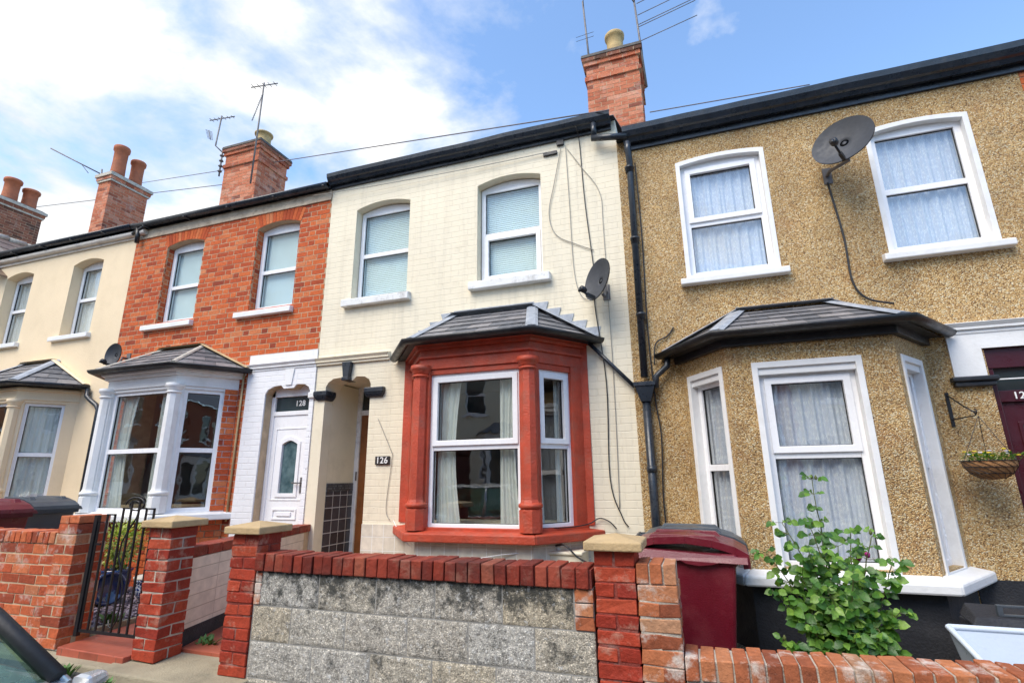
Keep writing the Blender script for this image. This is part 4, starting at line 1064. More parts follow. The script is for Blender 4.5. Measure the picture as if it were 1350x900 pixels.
# ---- 130: cream rendered house (mirrored plan)
h130 = thing('terraced_house', 'peach cream rendered house at the left of the terrace', 'house', (-10.6, 0, 0))
x0, x1 = -12.66, -8.625
W0 = [(-10.12, -9.36, 3.86, 5.24), (-11.98, -11.20, 3.86, 5.24)]
PB130 = [(-11.45, 0), (-11.0, -.6), (-9.70, -.6), (-9.25, 0)]
mb = MB(); mb.panel([(x0, -.1), (x1, -.1), (x1, EAVE8 + .1), (x0, EAVE8 + .1)], [arch(a, b, c, d, .08) for a, b, c, d in W0] + [[(-11.3, 1.2), (-9.4, 1.2), (-9.4, 2.7), (-11.3, 2.7)], [(-12.5, .3), (-11.75, .3), (-11.75, 2.65), (-12.5, 2.65)]], 0, .3); mb.build('wall', 'peach', h130)
house_shell(h130, x0, x1, EAVE8 + .04, None)
for i, (a, b, c, d) in enumerate(W0):
    window(h130, (a + .008, .16, c + .01), X, -Y, b - a - .016, d - c - .012, .08, rail=.52, fw=.055, glass='glass', cover='net')
    mb = MB(); mb.hexa([(a - .16, -.07, c - .10), (b + .05, -.07, c - .10), (b + .05, .16, c - .10), (a - .16, .16, c - .10), (a - .16, -.07, c - .025), (b + .05, -.07, c - .025), (b + .05, .16, c), (a - .16, .16, c)]); mb.build('sill', 'white_paint', h130, bevel=.008)
fr = cant_frames(PB130)
mb = MB(); band(mb, PB130, -.05, 1.06, 0, -.12); band(mb, PB130, 2.62, 2.86, .0, -.12)
jw = [(.11, .11), (.11, .11), (.11, .16)]
for k, (a, b, t, n, L) in enumerate(fr):
    mb.fr(a, t, -n); mb.box(0, jw[k][0], 0, .12, 1.06, 2.62); mb.box(L - jw[k][1], L, 0, .12, 1.06, 2.62)
mb.fr(); bay = mb.build('bay', 'peach', h130, bevel=.004)
mb = MB(); band(mb, PB130, 1.0, 1.09, .13, -.02, 1.07); mb.build('bay_sill', 'peach', bay, bevel=.01)
mb = MB(); band(mb, PB130, 2.80, 2.84, .03, -.02); band(mb, PB130, 2.66, 2.69, .02, -.02); mb.build('cornice', 'peach', bay, bevel=.006)
for (x, y) in (PB130[1], PB130[2]):
    s = 1 if x < -10.4 else -1
    column(x + s * .02, y + .01, 1.07, 2.66, .08, 'peach', bay)
for k, (a, b, t, n, L) in enumerate(fr):
    w0, w1 = jw[k]; O = a + t * (w0 - .01) - n * .05 + Z * 1.07
    window(h130, O, t, n, L - w0 - w1 + .02, 1.56, 0, rail=.49, fw=.055, glass='glass', cover='net' if k == 2 else 'drape')
bay_roof(h130, PB130, 2.92, 3.40, (-10.75, -10.0), over=.14, seed=22, stepped=False, gut='navy', hip='lead', flash='peach', hipw=.15)
mb = MB(); mb.tube([(-9.02, -.05, 2.86), (-9.0, -.06, 2.74), (-8.9, -.07, 2.68), (-8.72, -.07, 2.58), (-8.66, -.07, 2.50), (-8.66, -.07, .3)], .035, 10); mb.build('downpipe', 'navy', h130)
mb = MB(); mb.box(x0, x1 + .15, -.03, 0, EAVE8 - .16, EAVE8 + .0); mb.tube([(x0, -.05, EAVE8 - .06), (x1 + .25, -.05, EAVE8 - .08)], .05, 10); mb.build('fascia_board', 'fascia_w', h130, bevel=.004)
mb = MB(); gutter_run(mb, [(x0, -.13, EAVE8 + .075), (x1, -.12, EAVE8 + .05)], .062)
x = x0 + .2
while x < x1: mb.box(x, x + .03, -.2, -.03, EAVE8 - .01, EAVE8 + .005); x += .8
mb.build('gutter', 'navy', h130)
mb = MB(); mb.box(x0, x1, -.03, 0, EAVE8 + .0, EAVE8 + .09); mb.build('eaves_board', 'black', h130)
mb = MB(); mb.box(-12.5, -11.75, .12, .18, .3, 2.65); mb.build('door', 'upvc', h130)

# ---- 132 and beyond, out of frame except roof and chimneys
h132 = thing('terraced_house', 'farthest house at left, only brown tiles and chimney showing', 'house', (-14.7, 0, 0))
x0, x1 = -16.7, -12.665
mb = MB(); mb.m = 1; mb.panel([(x0, -.1), (x1, -.1), (x1, EAVE8 + .1), (x0, EAVE8 + .1)], [], .008, .3); mb.m = 0; brick_face(mb, x0, x1, 0, EAVE8 + .1); mb.build('wall', ['brick_o', 'mortar'], h132)
house_shell(h132, x0, x1, EAVE8 + .1, None, 'pantile')
# raised tiled gable over its front
mb = MB()
for k in range(9):
    ya = -.25 + k * .33; 
    for s in (-1, 1):
        for i in range(7):
            u0, u1 = i * .27, (i + 1) * .27 + .02; zc = 6.62
            mb.hexa([(-13.9 + s * u0, ya, zc - u0 * .75), (-13.9 + s * u1, ya, zc - u1 * .75), (-13.9 + s * u1, ya + .325, zc - u1 * .75), (-13.9 + s * u0, ya + .325, zc - u0 * .75),
                     (-13.9 + s * u0, ya, zc - u0 * .75 + .02), (-13.9 + s * u1, ya, zc - u1 * .75 + .035), (-13.9 + s * u1, ya + .325, zc - u1 * .75 + .035), (-13.9 + s * u0, ya + .325, zc - u0 * .75 + .02)])
gable = mb.build('gable_roof', 'pantile', h132)
mb = MB()
for k in range(9): mb.tube([(-13.9, -.25 + k * .33, 6.64), (-13.9, .07 + k * .33, 6.66)], .07, 8)
mb.tube([(-13.9, -.30, 6.60), (-12.2, -.30, 5.33)], .05, 6)
mb.build('ridge_tile', 'pale_mortar', gable)

# ---- chimneys (each belongs to one house)
chimney(h126, -1.12, -.22, 2.0, 2.9, 6.6, 8.66, [(-.62, 2.3, .155, .56, 'buff_pot')])
chimney(h128, -9.20, -8.26, 1.9, 2.72, 6.6, 8.68, [(-8.46, 2.15, .17, .32, 'buff_pot')])
chimney(h130, -13.05, -12.62, 1.75, 2.65, 6.5, 8.72, [(-12.84, 1.98, .155, .86, 'terracotta'), (-12.84, 2.42, .15, .72, 'terracotta')], style='band')
chimney(h132, -17.5, -16.95, 1.75, 2.75, 6.5, 8.95, [(-17.22, 2.05, .18, .70, 'terracotta'), (-17.22, 2.5, .18, .60, 'terracotta')], mat='brick_brown', style='band')

# ---- downpipe system between 126 and 124 (part of the pebbledashed house)
mb = MB()
mb.tube([(-.37, -.15, 5.22), (-.37, -.15, 5.12), (-.365, -.09, 4.98), (-.37, -.075, 4.9), (-.39, -.075, 2.42)], .038, 12)
for z in (4.86, 3.95, 3.05): mb.lathe((-.375, -.075, z), [(.038, 0), (.048, .0), (.048, .05), (.054, .05), (.054, .075), (.038, .075)], 14)
mb.hexa([(-.44, -.13, 2.16), (-.34, -.13, 2.16), (-.34, -.02, 2.16), (-.44, -.02, 2.16), (-.49, -.16, 2.32), (-.29, -.16, 2.32), (-.29, -.02, 2.32), (-.49, -.02, 2.32)])
mb.box(-.50, -.28, -.17, -.02, 2.32, 2.36)
mb.tube([(-.39, -.075, 2.18), (-.385, -.075, .0)], .043, 12)
for z in (1.45, .5): mb.lathe((-.385, -.075, z), [(.043, 0), (.053, .0), (.053, .06), (.043, .06)], 14)
dp = mb.build('downpipe', 'navy', h124)
mb = MB(); q = offs(PB124, .175)
mb.tube([(-.14, -.08, 2.61), (-.15, -.085, 2.52), (-.22, -.085, 2.46), (-.27, -.08, 2.42), (-.28, -.08, 2.30)], .032, 10); mb.build('bay_outlet_pipe', 'navy', h124)
mb = MB(); mb.tube([(-.97, -.05, 2.86), (-.50, -.05, 2.33)], .022, 10); mb.build('bay_outlet_pipe', 'navy', h126)
mb = MB(); mb.tube([(-.76, -.12, 5.60), (-.76, -.12, 5.42)], .035, 10); mb.tube([(-.79, -.12, 5.40), (-.37, -.13, 5.32)], .04, 10); mb.build('gutter_outlet', 'navy', h126)
mb = MB(); mb.tube([(-8.50, -.10, EAVE8 - .02), (-8.50, -.08, EAVE8 - .28)], .035, 8); mb.tube([(-8.62, -.09, EAVE8 - .1), (-8.35, -.1, EAVE8 + .0)], .03, 8); mb.build('gutter_outlet', 'black', h128)

# ------------------------------------------------------------------ opposite side of the street (seen in the glass)
def opposite(xc, mat, label):
    h = thing('terraced_house', label, 'house', (xc, -13.6, 0))
    mb = MB((xc, -13.6, gz(xc)), -X, -Y)   # local d runs away from the street
    holes = [[(-1.6, 3.7), (-.8, 3.7), (-.8, 5.1), (-1.6, 5.1)], [(.4, 3.7), (1.2, 3.7), (1.2, 5.1), (.4, 5.1)], [(1.0, .2), (1.75, .2), (1.75, 2.6), (1.0, 2.6)]]
    mb.m = 1; mb.panel([(-2, -.1), (2, -.1), (2, 5.6), (-2, 5.6)], holes, 0.01, .3); mb.m = 0
    mb.box(-1.99, 1.99, 1.5, 1.6, 0, 5.5)
    mb.build('wall', ['brick_o', mat], h)
    for hl in holes[:2]:
        f = MB((xc, -13.6, gz(xc)), -X, -Y); a, b = hl[0][0], hl[1][0]; f.panel(hl, [[(a + .07, 3.77), (b - .07, 3.77), (b - .07, 4.37), (a + .07, 4.37)], [(a + .07, 4.43), (b - .07, 4.43), (b - .07, 5.03), (a + .07, 5.03)]], .1, .16)
        f.box(a - .1, b + .1, -.06, .1, 3.6, 3.7); w_ = f.build('window', 'upvc', h)
        g = MB((xc, -13.6, gz(xc)), -X, -Y); g.box(a + .07, b - .07, .13, .14, 3.77, 5.03); g.build('pane', 'darkglass', w_)
    d = MB((xc, -13.6, gz(xc)), -X, -Y); d.box(1.0, 1.75, .12, .18, .2, 2.2); d.box(1.0, 1.75, .12, .18, 2.28, 2.6); d.build('door', 'maroon_door', h)
    P = [(-1.5, 0), (-1.05, -.6), (.15, -.6), (.6, 0)]
    b_ = MB((xc, -13.6, gz(xc)), -X, -Y); band(b_, P, 0, 1, 0, -.12); band(b_, P, 2.5, 2.9, .03, -.12)
    for k, (a, bb, t, n, L) in enumerate(cant_frames(P)):
        bf = lambda s_: (a + t * s_)
        for s0, s1 in ((0, .12), (L - .12, L)):
            p, q = a + t * s0, a + t * s1
            b_.hexa([(p.x, p.y, 1), (q.x, q.y, 1), (q.x - n.x * .1, q.y - n.y * .1, 1), (p.x - n.x * .1, p.y - n.y * .1, 1), (p.x, p.y, 2.5), (q.x, q.y, 2.5), (q.x - n.x * .1, q.y - n.y * .1, 2.5), (p.x - n.x * .1, p.y - n.y * .1, 2.5)])
    by = b_.build('bay', 'white_paint', h)
    g = MB((xc, -13.6, gz(xc)), -X, -Y); band(g, P, 1, 2.5, -.06, -.07); g.build('bay_pane', 'darkglass', by)
    r = MB((xc, -13.6, gz(xc)), -X, -Y); o = offs(P, .15)
    r.add([(o[0].x, 0, 2.9), (o[1].x, o[1].y, 2.9), (o[2].x, o[2].y, 2.9), (o[3].x, 0, 2.9), (-.9, 0, 3.35), (0, 0, 3.35)], [(0, 1, 4), (1, 2, 5, 4), (2, 3, 5), (0, 1, 2, 3)]); r.build('bay_roof', 'slate', h)
    r = MB((xc, -13.6, gz(xc)), -X, -Y); r.add([(-2, -.2, 5.6), (2, -.2, 5.6), (2, 3.5, 7.6), (-2, 3.5, 7.6), (2, 7, 5.6), (-2, 7, 5.6)], [(0, 1, 2, 3), (3, 2, 4, 5)]); r.build('roof', 'slate', h)
    return h
M['opp_brick'] = painted_brick('opposite_brick', (.36, .10, .05), .8, .004, ms=.008)
opp = 'first second third fourth fifth sixth seventh eighth ninth tenth eleventh twelfth thirteenth fourteenth fifteenth sixteenth'.split()
for i in range(16):
    opposite(-43 + i * 4.02, 'opp_brick' if i % 3 else 'cream', 'terraced house across the road, %s from the west end' % opp[i])

# ------------------------------------------------------------------ front garden walls
# block wall with red soldier coping
gw = thing('garden_wall', 'grey concrete block wall with red painted brick coping in front of the cream house', 'wall', (-1.8, -2.3, 0))
xs = {2: [-3.03, -2.49, -2.04, -1.61, -1.16, -.72], 1: [-3.03, -2.70, -2.26, -1.80, -1.38, -.96, -.60], 0: [-3.03, -2.51, -2.06, -1.62, -1.2, -.75, -.60], -1: [-3.03, -2.75, -2.3, -1.85, -1.4, -.95, -.6]}
bl = MB(); from mathutils import noise as mnoise
def block(mb, xa, xb, za, zb, y0=-2.40, th=.2):
    nu, nv = max(2, int((xb - xa) / .010)), 22
    def fn(a, b):
        x, z = xa + (xb - xa) * a, za + (zb - za) * b
        e = min(a * (xb - xa), (1 - a) * (xb - xa), b * (zb - za), (1 - b) * (zb - za)) / .014
        e = min(1, e)
        d = mnoise.fractal(Vector((x * 34, z * 34, xa * 3)), .7, 2.0, 5) * .0050
        return (x, y0 + (1 - e) * .006 - d * e, z)
    mb.sheet(fn, nu, nv)
bl.m = 0
for r_, lst in xs.items():
    z0_ = .335 + (r_ - 1) * .225
    for a, b in zip(lst[:-1], lst[1:]):
        if r_ == 2: pass
        block(bl, a + .004, b - .004, z0_ + .004, z0_ + .221)
bl.build('blocks', 'block', gw, recalc=False)
mb = MB(); mb.box(-3.035, -.605, -2.393, -2.2, -.2, .785); mb.build('mortar_bed', 'block_mortar', gw)
mb = MB()
for k in range(3): 
    mb.box(-.715, -.605, -2.402, -2.3, .565 + k * .073, .63 + k * .073, .004); mb.box(-3.03, -2.975, -2.404, -2.3, .565 + k * .073, .63 + k * .073, .004)
mb.build('filler_bricks', 'brick_pale', gw, bevel=.004)
mb = MB(); x = -3.035; rnd = random.Random(5); k = 0
while x < -.62:
    w_ = min(.076 + rnd.uniform(-.006, .005), -.605 - x); dz_ = rnd.uniform(-.004, .004); dy = rnd.uniform(-.005, .004)
    if w_ > .03: mb.box(x, x + w_, -2.425 + dy, -2.185 + dy, .785, .900 + dz_, .003)
    x += w_ + .008; k += 1
mb.build('coping', 'brick_red', gw, bevel=.006)
mb = MB(); mb.box(-3.03, -.61, -2.405, -2.2, .785, .885); mb.build('coping_mortar', 'mortar_red', gw)

def cap_stone(mb, x0, x1, y0, y1, z, ov=.05, th=.05, rise=.035):
    a, b, c, d = x0 - ov, x1 + ov, y0 - ov, y1 + ov; cx, cy = (a + b) / 2, (c + d) / 2
    mb.add([(a, c, z), (b, c, z), (b, d, z), (a, d, z), (a, c, z + th), (b, c, z + th), (b, d, z + th), (a, d, z + th), (cx, cy, z + th + rise)],
           [(3, 2, 1, 0), (0, 1, 5, 4), (1, 2, 6, 5), (2, 3, 7, 6), (3, 0, 4, 7), (4, 5, 8), (5, 6, 8), (6, 7, 8), (7, 4, 8)])
def pier(label, x0, x1, y0, y1, z0, z1, mat='brick_pier', cap=True, mort='mortar_red'):
    t = thing('gate_pier', label, 'pier', ((x0 + x1) / 2, (y0 + y1) / 2, z0))
    mb = MB(); brick_block(mb, x0, x1, y0, y1, z0, z1, L=.24, H=.079, T=.11, j=.005, inset=.005); mb.build('brickwork', [mat, mort], t, bevel=.005)
    if cap: mb = MB(); cap_stone(mb, x0, x1, y0, y1, z1 + .001); mb.build('cap_stone', 'stone_cap', t, bevel=.008)
    return t
pier('red painted brick pier with stone cap at left end of the block wall', -3.27, -3.04, -2.41, -2.17, .10, 1.03)
pier('flaking red brick pier with stone cap between the iron gate and the doorway path', -4.12, -3.89, -2.41, -2.18, .12, 1.06, mort='mortar_pale')
pier('red brick pier with stone cap beside the maroon wheelie bin', -.59, -.358, -2.41, -2.17, -.15, .995)
p2 = thing('garden_wall', 'low unpainted orange brick wall under the rose bush with its raised end pillar', 'wall', (.6, -2.3, 0))
mb = MB(); brick_block(mb, -.352, -.135, -2.41, -2.17, -.2, .82, L=.235, H=.079, T=.11, j=.005, inset=.004)
for k in range(3): mb.box(-.352 + k * .0735, -.352 + k * .0735 + .066, -2.413, -2.17, .829, .935, .004)
mb.m = 1; mb.box(-.345, -.14, -2.40, -2.18, .82, .925); mb.m = 0
mb.build('end_pillar', ['brick_pale', 'mortar_pale'], p2, bevel=.005)
mb = MB(); brick_block(mb, -.133, 4.0, -2.40, -2.18, -.2, .35, L=.225, H=.078, j=.003); mb.build('brickwork', ['brick_pale', 'mortar_pale'], p2, bevel=.005)
mb = MB(); x = -.13; rnd = random.Random(8)
while x < 4.0:
    w_ = .070 + rnd.uniform(-.004, .004); dz_ = rnd.uniform(-.005, .004); mb.box(x, x + w_, -2.412 + rnd.uniform(-.004, .004), -2.175, .375 + .03 * x, .482 + dz_ + .03 * x, .004); x += w_ + .009
mb.m = 1; mb.hexa([(-.13, -2.40, .345), (4.0, -2.40, .345), (4.0, -2.19, .345), (-.13, -2.19, .345), (-.13, -2.40, .466), (4.0, -2.40, .59), (4.0, -2.19, .59), (-.13, -2.19, .466)])
mb.build('coping', ['brick_pale', 'mortar_pale'], p2, bevel=.006)

# left garden wall of the brick house
p3 = thing('garden_wall', 'orange brick garden wall left of the iron gate with taller end pillar', 'wall', (-6.5, -2.3, 0))
mb = MB(); brick_block(mb, -9.2, -5.202, -2.40, -2.18, .10, .90, L=.225, H=.079, j=.003, skip_back=False); mb.build('brickwork', ['brick_garden', 'mortar'], p3, bevel=.004)
mb = MB(); x = -9.2
while x < -5.24:
    mb.box(x, x + .066, -2.408, -2.175, .908, 1.0 + random.uniform(-.003, .003), .003); x += .075
mb.m = 1; mb.box(-9.2, -5.21, -2.398, -2.185, .90, .99); mb.build('coping', ['brick_garden', 'mortar'], p3, bevel=.005)
mb = MB(); brick_block(mb, -5.2, -4.965, -2.41, -2.15, .12, 1.07, L=.235, H=.079, T=.11, j=.003); mb.box(-5.2, -5.09, -2.41, -2.15, 1.075, 1.135, .003); mb.box(-5.083, -4.965, -2.41, -2.15, 1.075, 1.135, .003)
mb.build('end_pillar', ['brick_garden', 'mortar'], p3, bevel=.004)

# dividing wall between the two paths
dv = thing('dividing_wall', 'low dividing wall clad in cream panels with red brick coping beside the doorway path', 'wall', (-4.3, -1.1, 0))
A, B = Vector((-3.96, -2.16, 0)), Vector((-4.56, -.0, 0)); t_ = (B - A).normalized(); n_ = Vector((t_.y, -t_.x, 0))
L = (B - A).length
mb = MB(A, t_, n_); mb.box(0, L, -.16, 0, .05, .80); mb.build('brickwork', 'mortar', dv)
mb = MB(A, t_, n_); mb.box(.0, L * .72, .0005, .012, .27, .80); mb.box(L * .72 + .003, L - .16, .0005, .010, .27, .80); mb.build('panel_cladding', 'divide_tile', dv)
mb = MB(A, t_, n_); mb.box(0, L - .01, .0005, .014, .05, .27); mb.build('bitumen_strip', 'blackmatt', dv)
mb = MB(A, t_, n_); x = 0.0
while x < L - .05: mb.box(x, x + .205, -.17, .018, .805, .885 + random.uniform(-.003, .003), .003); x += .215
mb.build('coping', 'brick_red', dv, bevel=.005)

# ------------------------------------------------------------------ iron gate
gt = thing('metal_gate', 'black wrought iron garden gate with scroll top', 'gate', (-4.5, -2.3, .2))
mb = MB((-4.88, -2.33, 0), X, Y); W = .76; r_ = .007
mb.box(0, .035, -.017, .017, .21, 1.14)
mb.build('hinge_post', 'iron', gt)
mb = MB((-4.88, -2.33, 0), X, Y)
mb.box(.035, W, -.006, .006, .24, .262); mb.box(.035, .105, -.006, .006, .9, .915)
tops = [1.10, 1.17, 1.22, 1.28, 1.28, 1.22, 1.19, 1.12]
bx = [.04 + (W - .055) * i / 8 for i in range(9)]
tops = [1.09, 1.15, 1.15, 1.20, 1.26, 1.26, 1.20, 1.20, 1.10]
for i, x in enumerate(bx): mb.box(x, x + .013, -.0065, .0065, .24, tops[i])
mb.build('bars', 'iron', gt)
mb = MB((-4.88, -2.33, 0), X, Y)
for i, j_ in ((1, 2), (3, 3), (6, 7)):
    mb.box(bx[i], bx[j_] + .013, -.0065, .0065, tops[i] - .012, tops[i])
mb.box(bx[3], bx[4], -.0065, .0065, 1.19, 1.202); mb.box(bx[5] + .013, bx[6], -.0065, .0065, 1.19, 1.202)
cxm = (bx[4] + bx[5]) / 2 + .006
sp = [(cxm + .118 * (1 - i / 34 * .70) * math.cos(math.pi * 1.0 - i * .32), 0, 1.225 + .066 * (1 - i / 34 * .74) * math.sin(math.pi * 1.0 - i * .32)) for i in range(32)]
mb.tube(sp, .0065, 6)
mb.tube([(cxm + .05, 0, 1.2), (cxm + .03, 0, 1.12), (cxm - .04, 0, 1.02), (cxm - .09, 0, .93), (cxm - .1, 0, .82), (cxm - .04, 0, .70), (cxm + .0, 0, .6), (cxm + .01, 0, .45), (cxm + .0, 0, .35), (cxm - .04, 0, .29), (cxm - .08, 0, .30), (cxm - .09, 0, .35)], .0065, 6)
mb.build('scrollwork', 'iron', gt)

# ------------------------------------------------------------------ wheelie bins
def wheelie(name_label, loc, rz, mat, group='wheelie bins in the front gardens'):
    """side on: hinge at -x, front at +x; depth .74, width .58"""
    t = thing('wheelie_bin', name_label, 'bin', (0, 0, 0), group)
    mb = MB(); D, Wd = .60, .48
    z0_, z1_ = .04, .94
    lo = [(-.22, -.2), (.27, -.2), (.27, .2), (-.22, .2)]; hi = [(-.30, -.27), (.36, -.27), (.36, .27), (-.30, .27)]
    secs = [(z0_, 0), (.80, .88), (.86, .94), (.88, 1.1), (.94, 1.12)]
    n = 0; rings = []
    for z, f in secs:
        ring = []
        for (a, b), (c, d) in zip(lo, hi):
            ring.append((a + (c - a) * f, b + (d - b) * f, z))
        rings.append(ring)
    pts = [p for r in rings for p in r]; faces = [(3, 2, 1, 0)]
    for i in range(len(rings) - 1):
        for k in range(4): faces.append((i * 4 + k, i * 4 + (k + 1) % 4, (i + 1) * 4 + (k + 1) % 4, (i + 1) * 4 + k))
    faces.append(tuple(len(pts) - 4 + k for k in range(4)))
    mb.add(pts, faces); mb.build('body', mat, t, bevel=.02)
    mb = MB()
    # lid: domed, overhanging, drooping towards the front lip, with two raised ribs
    prof = [(-.36, .955), (-.30, 1.0), (-.16, 1.035), (.05, 1.045), (.22, 1.025), (.36, .985), (.44, .94), (.445, .905), (.40, .90)]
    def lidsec(s): return prof
    for i in range(len(prof) - 1):
        (xa, za), (xb, zb) = prof[i], prof[i + 1]
        mb.hexa([(xa, -.245, za - .05), (xb, -.245, zb - .05), (xb, .245, zb - .05), (xa, .245, za - .05), (xa, -.245, za), (xb, -.245, zb), (xb, .245, zb), (xa, .245, za)])
    # skirt
    mb.hexa([(-.33, -.30, .90), (.43, -.30, .885), (.43, .30, .885), (-.33, .30, .90), (-.35, -.275, .965), (.43, -.275, .925), (.43, .275, .925), (-.35, .275, .965)])
    mb.prism([(.0, .90), (.05, .875), (.13, .865), (.21, .875), (.26, .89)], -.302, -.29)
    for s in (-1, 1): mb.hexa([(-.22, s * .17 - .035, 1.0), (.30, s * .17 - .035, .985), (.30, s * .17 + .035, .985), (-.22, s * .17 + .035, 1.0), (-.18, s * .17 - .025, 1.05), (.24, s * .17 - .025, 1.045), (.24, s * .17 + .025, 1.045), (-.18, s * .17 + .025, 1.05)])
    mb.build('lid', mat, t, bevel=.014)
    mb = MB(); mb.tube([(-.38, -.24, .93), (-.40, -.24, .955), (-.40, .24, .955), (-.38, .24, .93)], .016, 8)
    for yy in (-.24, -.08, .08, .24): mb.box(-.40, -.31, yy - .012, yy + .012, .915, .965)
    mb.build('handle', mat, t, bevel=.004)
    for s in (-1, 1):
        mb = MB(); mb.lathe((-.22, s * .24, .10), [(.03, -.025), (.10, -.025), (.10, .025), (.03, .025)], 20, axis=(0, 1, 0)); mb.build('wheel', 'rubber', t)
    t.location = loc; t.rotation_euler = (0, 0, rz)
    return t
wheelie('maroon wheelie bin standing side-on behind the brick pillar and low wall', (-.13, -1.42, -.035), R(-3), 'maroon_bin')
wheelie('dark grey wheelie bin hidden behind the big maroon bin, only its lid showing', (-.10, -.80, -.04), R(0), 'grey_bin')
wheelie('dark grey wheelie bin behind the left brick wall next to a maroon one', (-7.70, -1.22, .21), R(2), 'grey_bin')
wheelie('maroon wheelie bin at far left edge behind the garden wall', (-7.42, -1.84, .20), R(-2), 'maroon_bin')

# ------------------------------------------------------------------ satellite dishes
def dish(label, mount, c, face, w_, h_, wallpt, roll_=0):
    """c centre of reflector, face unit vector it looks along"""
    t = thing('satellite_dish', label, 'satellite dish', mount)
    f = Vector(face).normalized(); a = Z.cross(f).normalized(); u = f.cross(a)
    ca, sa = math.cos(roll_), math.sin(roll_); a, u = a * ca + u * sa, -a * sa + u * ca
    mb = MB(c, a, f, u); b0 = len(mb.v)
    rings = 7; seg = 32
    mb.add([(0, -.06, 0)], [])
    def ringpts(off):
        return [(w_ / 2 * (r_ / rings) * math.cos(2 * math.pi * k / seg), -.06 * (1 - (r_ / rings) ** 2) + off, h_ / 2 * (r_ / rings) * math.sin(2 * math.pi * k / seg)) for r_ in range(1, rings + 1) for k in range(seg)]
    for off in (0.0, -.012):
        base = len(mb.v); mb.add([(0, -.06 + off, 0)] + ringpts(off), [], True)
        for k in range(seg): mb.f.append([base, base + 1 + k, base + 1 + (k + 1) % seg]); mb.mi.append(0); mb.sm.append(True)
        for r_ in range(rings - 1):
            for k in range(seg):
                q = (k + 1) % seg; s0 = base + 1 + r_ * seg; mb.f.append([s0 + k, s0 + q, s0 + seg + q, s0 + seg + k]); mb.mi.append(0); mb.sm.append(True)
    mb.build('reflector', 'dish', t, recalc=False)
    mb = MB(c, a, f, u); mb.tube([(0, -.03, -h_ * .44), (0, .06, -h_ * .46), (0, w_ * .44, -h_ * .42)], .012, 8); mb.box(-.014, .014, .0, .1, -h_ * .50, -h_ * .42); mb.build('arm', 'black', t)
    mb = MB(c, a, f, u); mb.lathe((0, w_ * .46, -h_ * .38), [(.02, 0), (.035, .01), (.036, .05), (.02, .08)], 14, axis=tuple(-(f * .93 - u * .0).normalized())); mb.tube([(0, w_ * .46, -h_ * .38), (0, w_ * .47, -h_ * .46)], .016, 8); mb.build('receiver', 'black', t)
    back = Vector(c) - f * .10 - u * h_ * .28
    mb = MB(); mb.tube([tuple(back), tuple(back - f * .03 - Z * .02), (wallpt[0], wallpt[1] - .10, wallpt[2]), (wallpt[0], wallpt[1], wallpt[2])], .018, 8); mb.box(wallpt[0] - .04, wallpt[0] + .04, wallpt[1] - .012, wallpt[1], wallpt[2] - .09, wallpt[2] + .09); mb.build('bracket', 'galv', t)
    return t
dish('large dark grey oval satellite dish between the upper windows of the pebbledashed house', (1.62, -.02, 4.4), (1.70, -.36, 4.60), (-.52, -.83, .22), .56, .52, (1.62, -.004, 4.42))
dish('small dark grey satellite dish beside the lead roof of the red bay', (-.72, -.02, 3.4), (-.80, -.30, 3.50), (-.66, -.72, .21), .42, .50, (-.74, 0, 3.44))
dish('grey satellite dish on the party wall left of the white bay roof', (-8.5, -.02, 3.4), (-8.22, -.30, 3.30), (.05, -.98, .05), .32, .36, (-8.3, 0, 3.3))

# ------------------------------------------------------------------ aerials
def yagi(mb, P, dirv, length, n, el, upd=Z, r=.005):
    P = Vector(P); d = Vector(dirv).normalized(); s = d.cross(upd).normalized()
    mb.tube([tuple(P), tuple(P + d * length)], r * 1.5, 5, local=False)
    for i in range(n):
        q = P + d * length * (i + .5) / n; l = el * (1 - .25 * i / n); mb.tube([tuple(q - s * l / 2), tuple(q + s * l / 2)], r, 4, local=False)
def aerial(label, base, top, builder):
    t = thing('tv_aerial', label, 'aerial', base)
    mb = MB(); mb.tube([base, top], .017, 8); mb.build('mast', 'galv', t)
    mb = MB(); builder(mb); mb.build('antenna', 'galv', t); return t
aerial('tall thin television aerial left of the buff chimney pot on the right-hand stack', (-1.05, 2.05, 8.2), (-1.12, 2.05, 9.9), lambda mb: (yagi(mb, (-1.11, 2.05, 9.75), (0, -.1, 1), .9, 12, .10, X), [mb.tube([(-1.27, 2.0, 9.0 + k * .09), (-.95, 2.0, 9.02 + k * .09)], .005, 4) for k in range(2)]))
aerial('large aerial with long horizontal rods right of the right-hand stack', (-.13, 2.0, 7.7), (-.22, 2.0, 9.72), lambda mb: (
    [mb.tube([(-.17, 1.9, z), (.75, 1.7, z + .02)], .007, 5) for z in (8.55, 8.85, 8.90, 9.1, 9.35)],
    mb.tube([(-.22, 1.95, 9.45), (-.05, 1.85, 9.7), (.05, 1.8, 10.3)], .010, 6), yagi(mb, (.0, 1.8, 10.25), (.6, -.3, .2), .8, 10, .16),
    mb.tube([(-.22, 1.98, 9.5), (-.33, 1.95, 9.75), (-.22, 1.9, 10.4)], .012, 6)))
aerial('short crooked aerial at the left corner of the middle chimney stack', (-9.27, 1.85, 7.9), (-9.27, 1.85, 8.55), lambda mb: (mb.tube([(-9.27, 1.85, 8.5), (-9.45, 1.8, 8.68), (-9.40, 1.8, 9.45)], .016, 6), yagi(mb, (-9.75, 1.8, 9.42), (1, .0, -.12), .75, 6, .12, Z, .008), yagi(mb, (-9.6, 1.7, 9.05), (.6, -.3, -.9), .5, 7, .14, Z, .006), [mb.lathe((-9.27, 1.85, 8.0 + k * .13), [(.03, 0), (.05, .02), (.03, .05)], 8) for k in range(4)]))
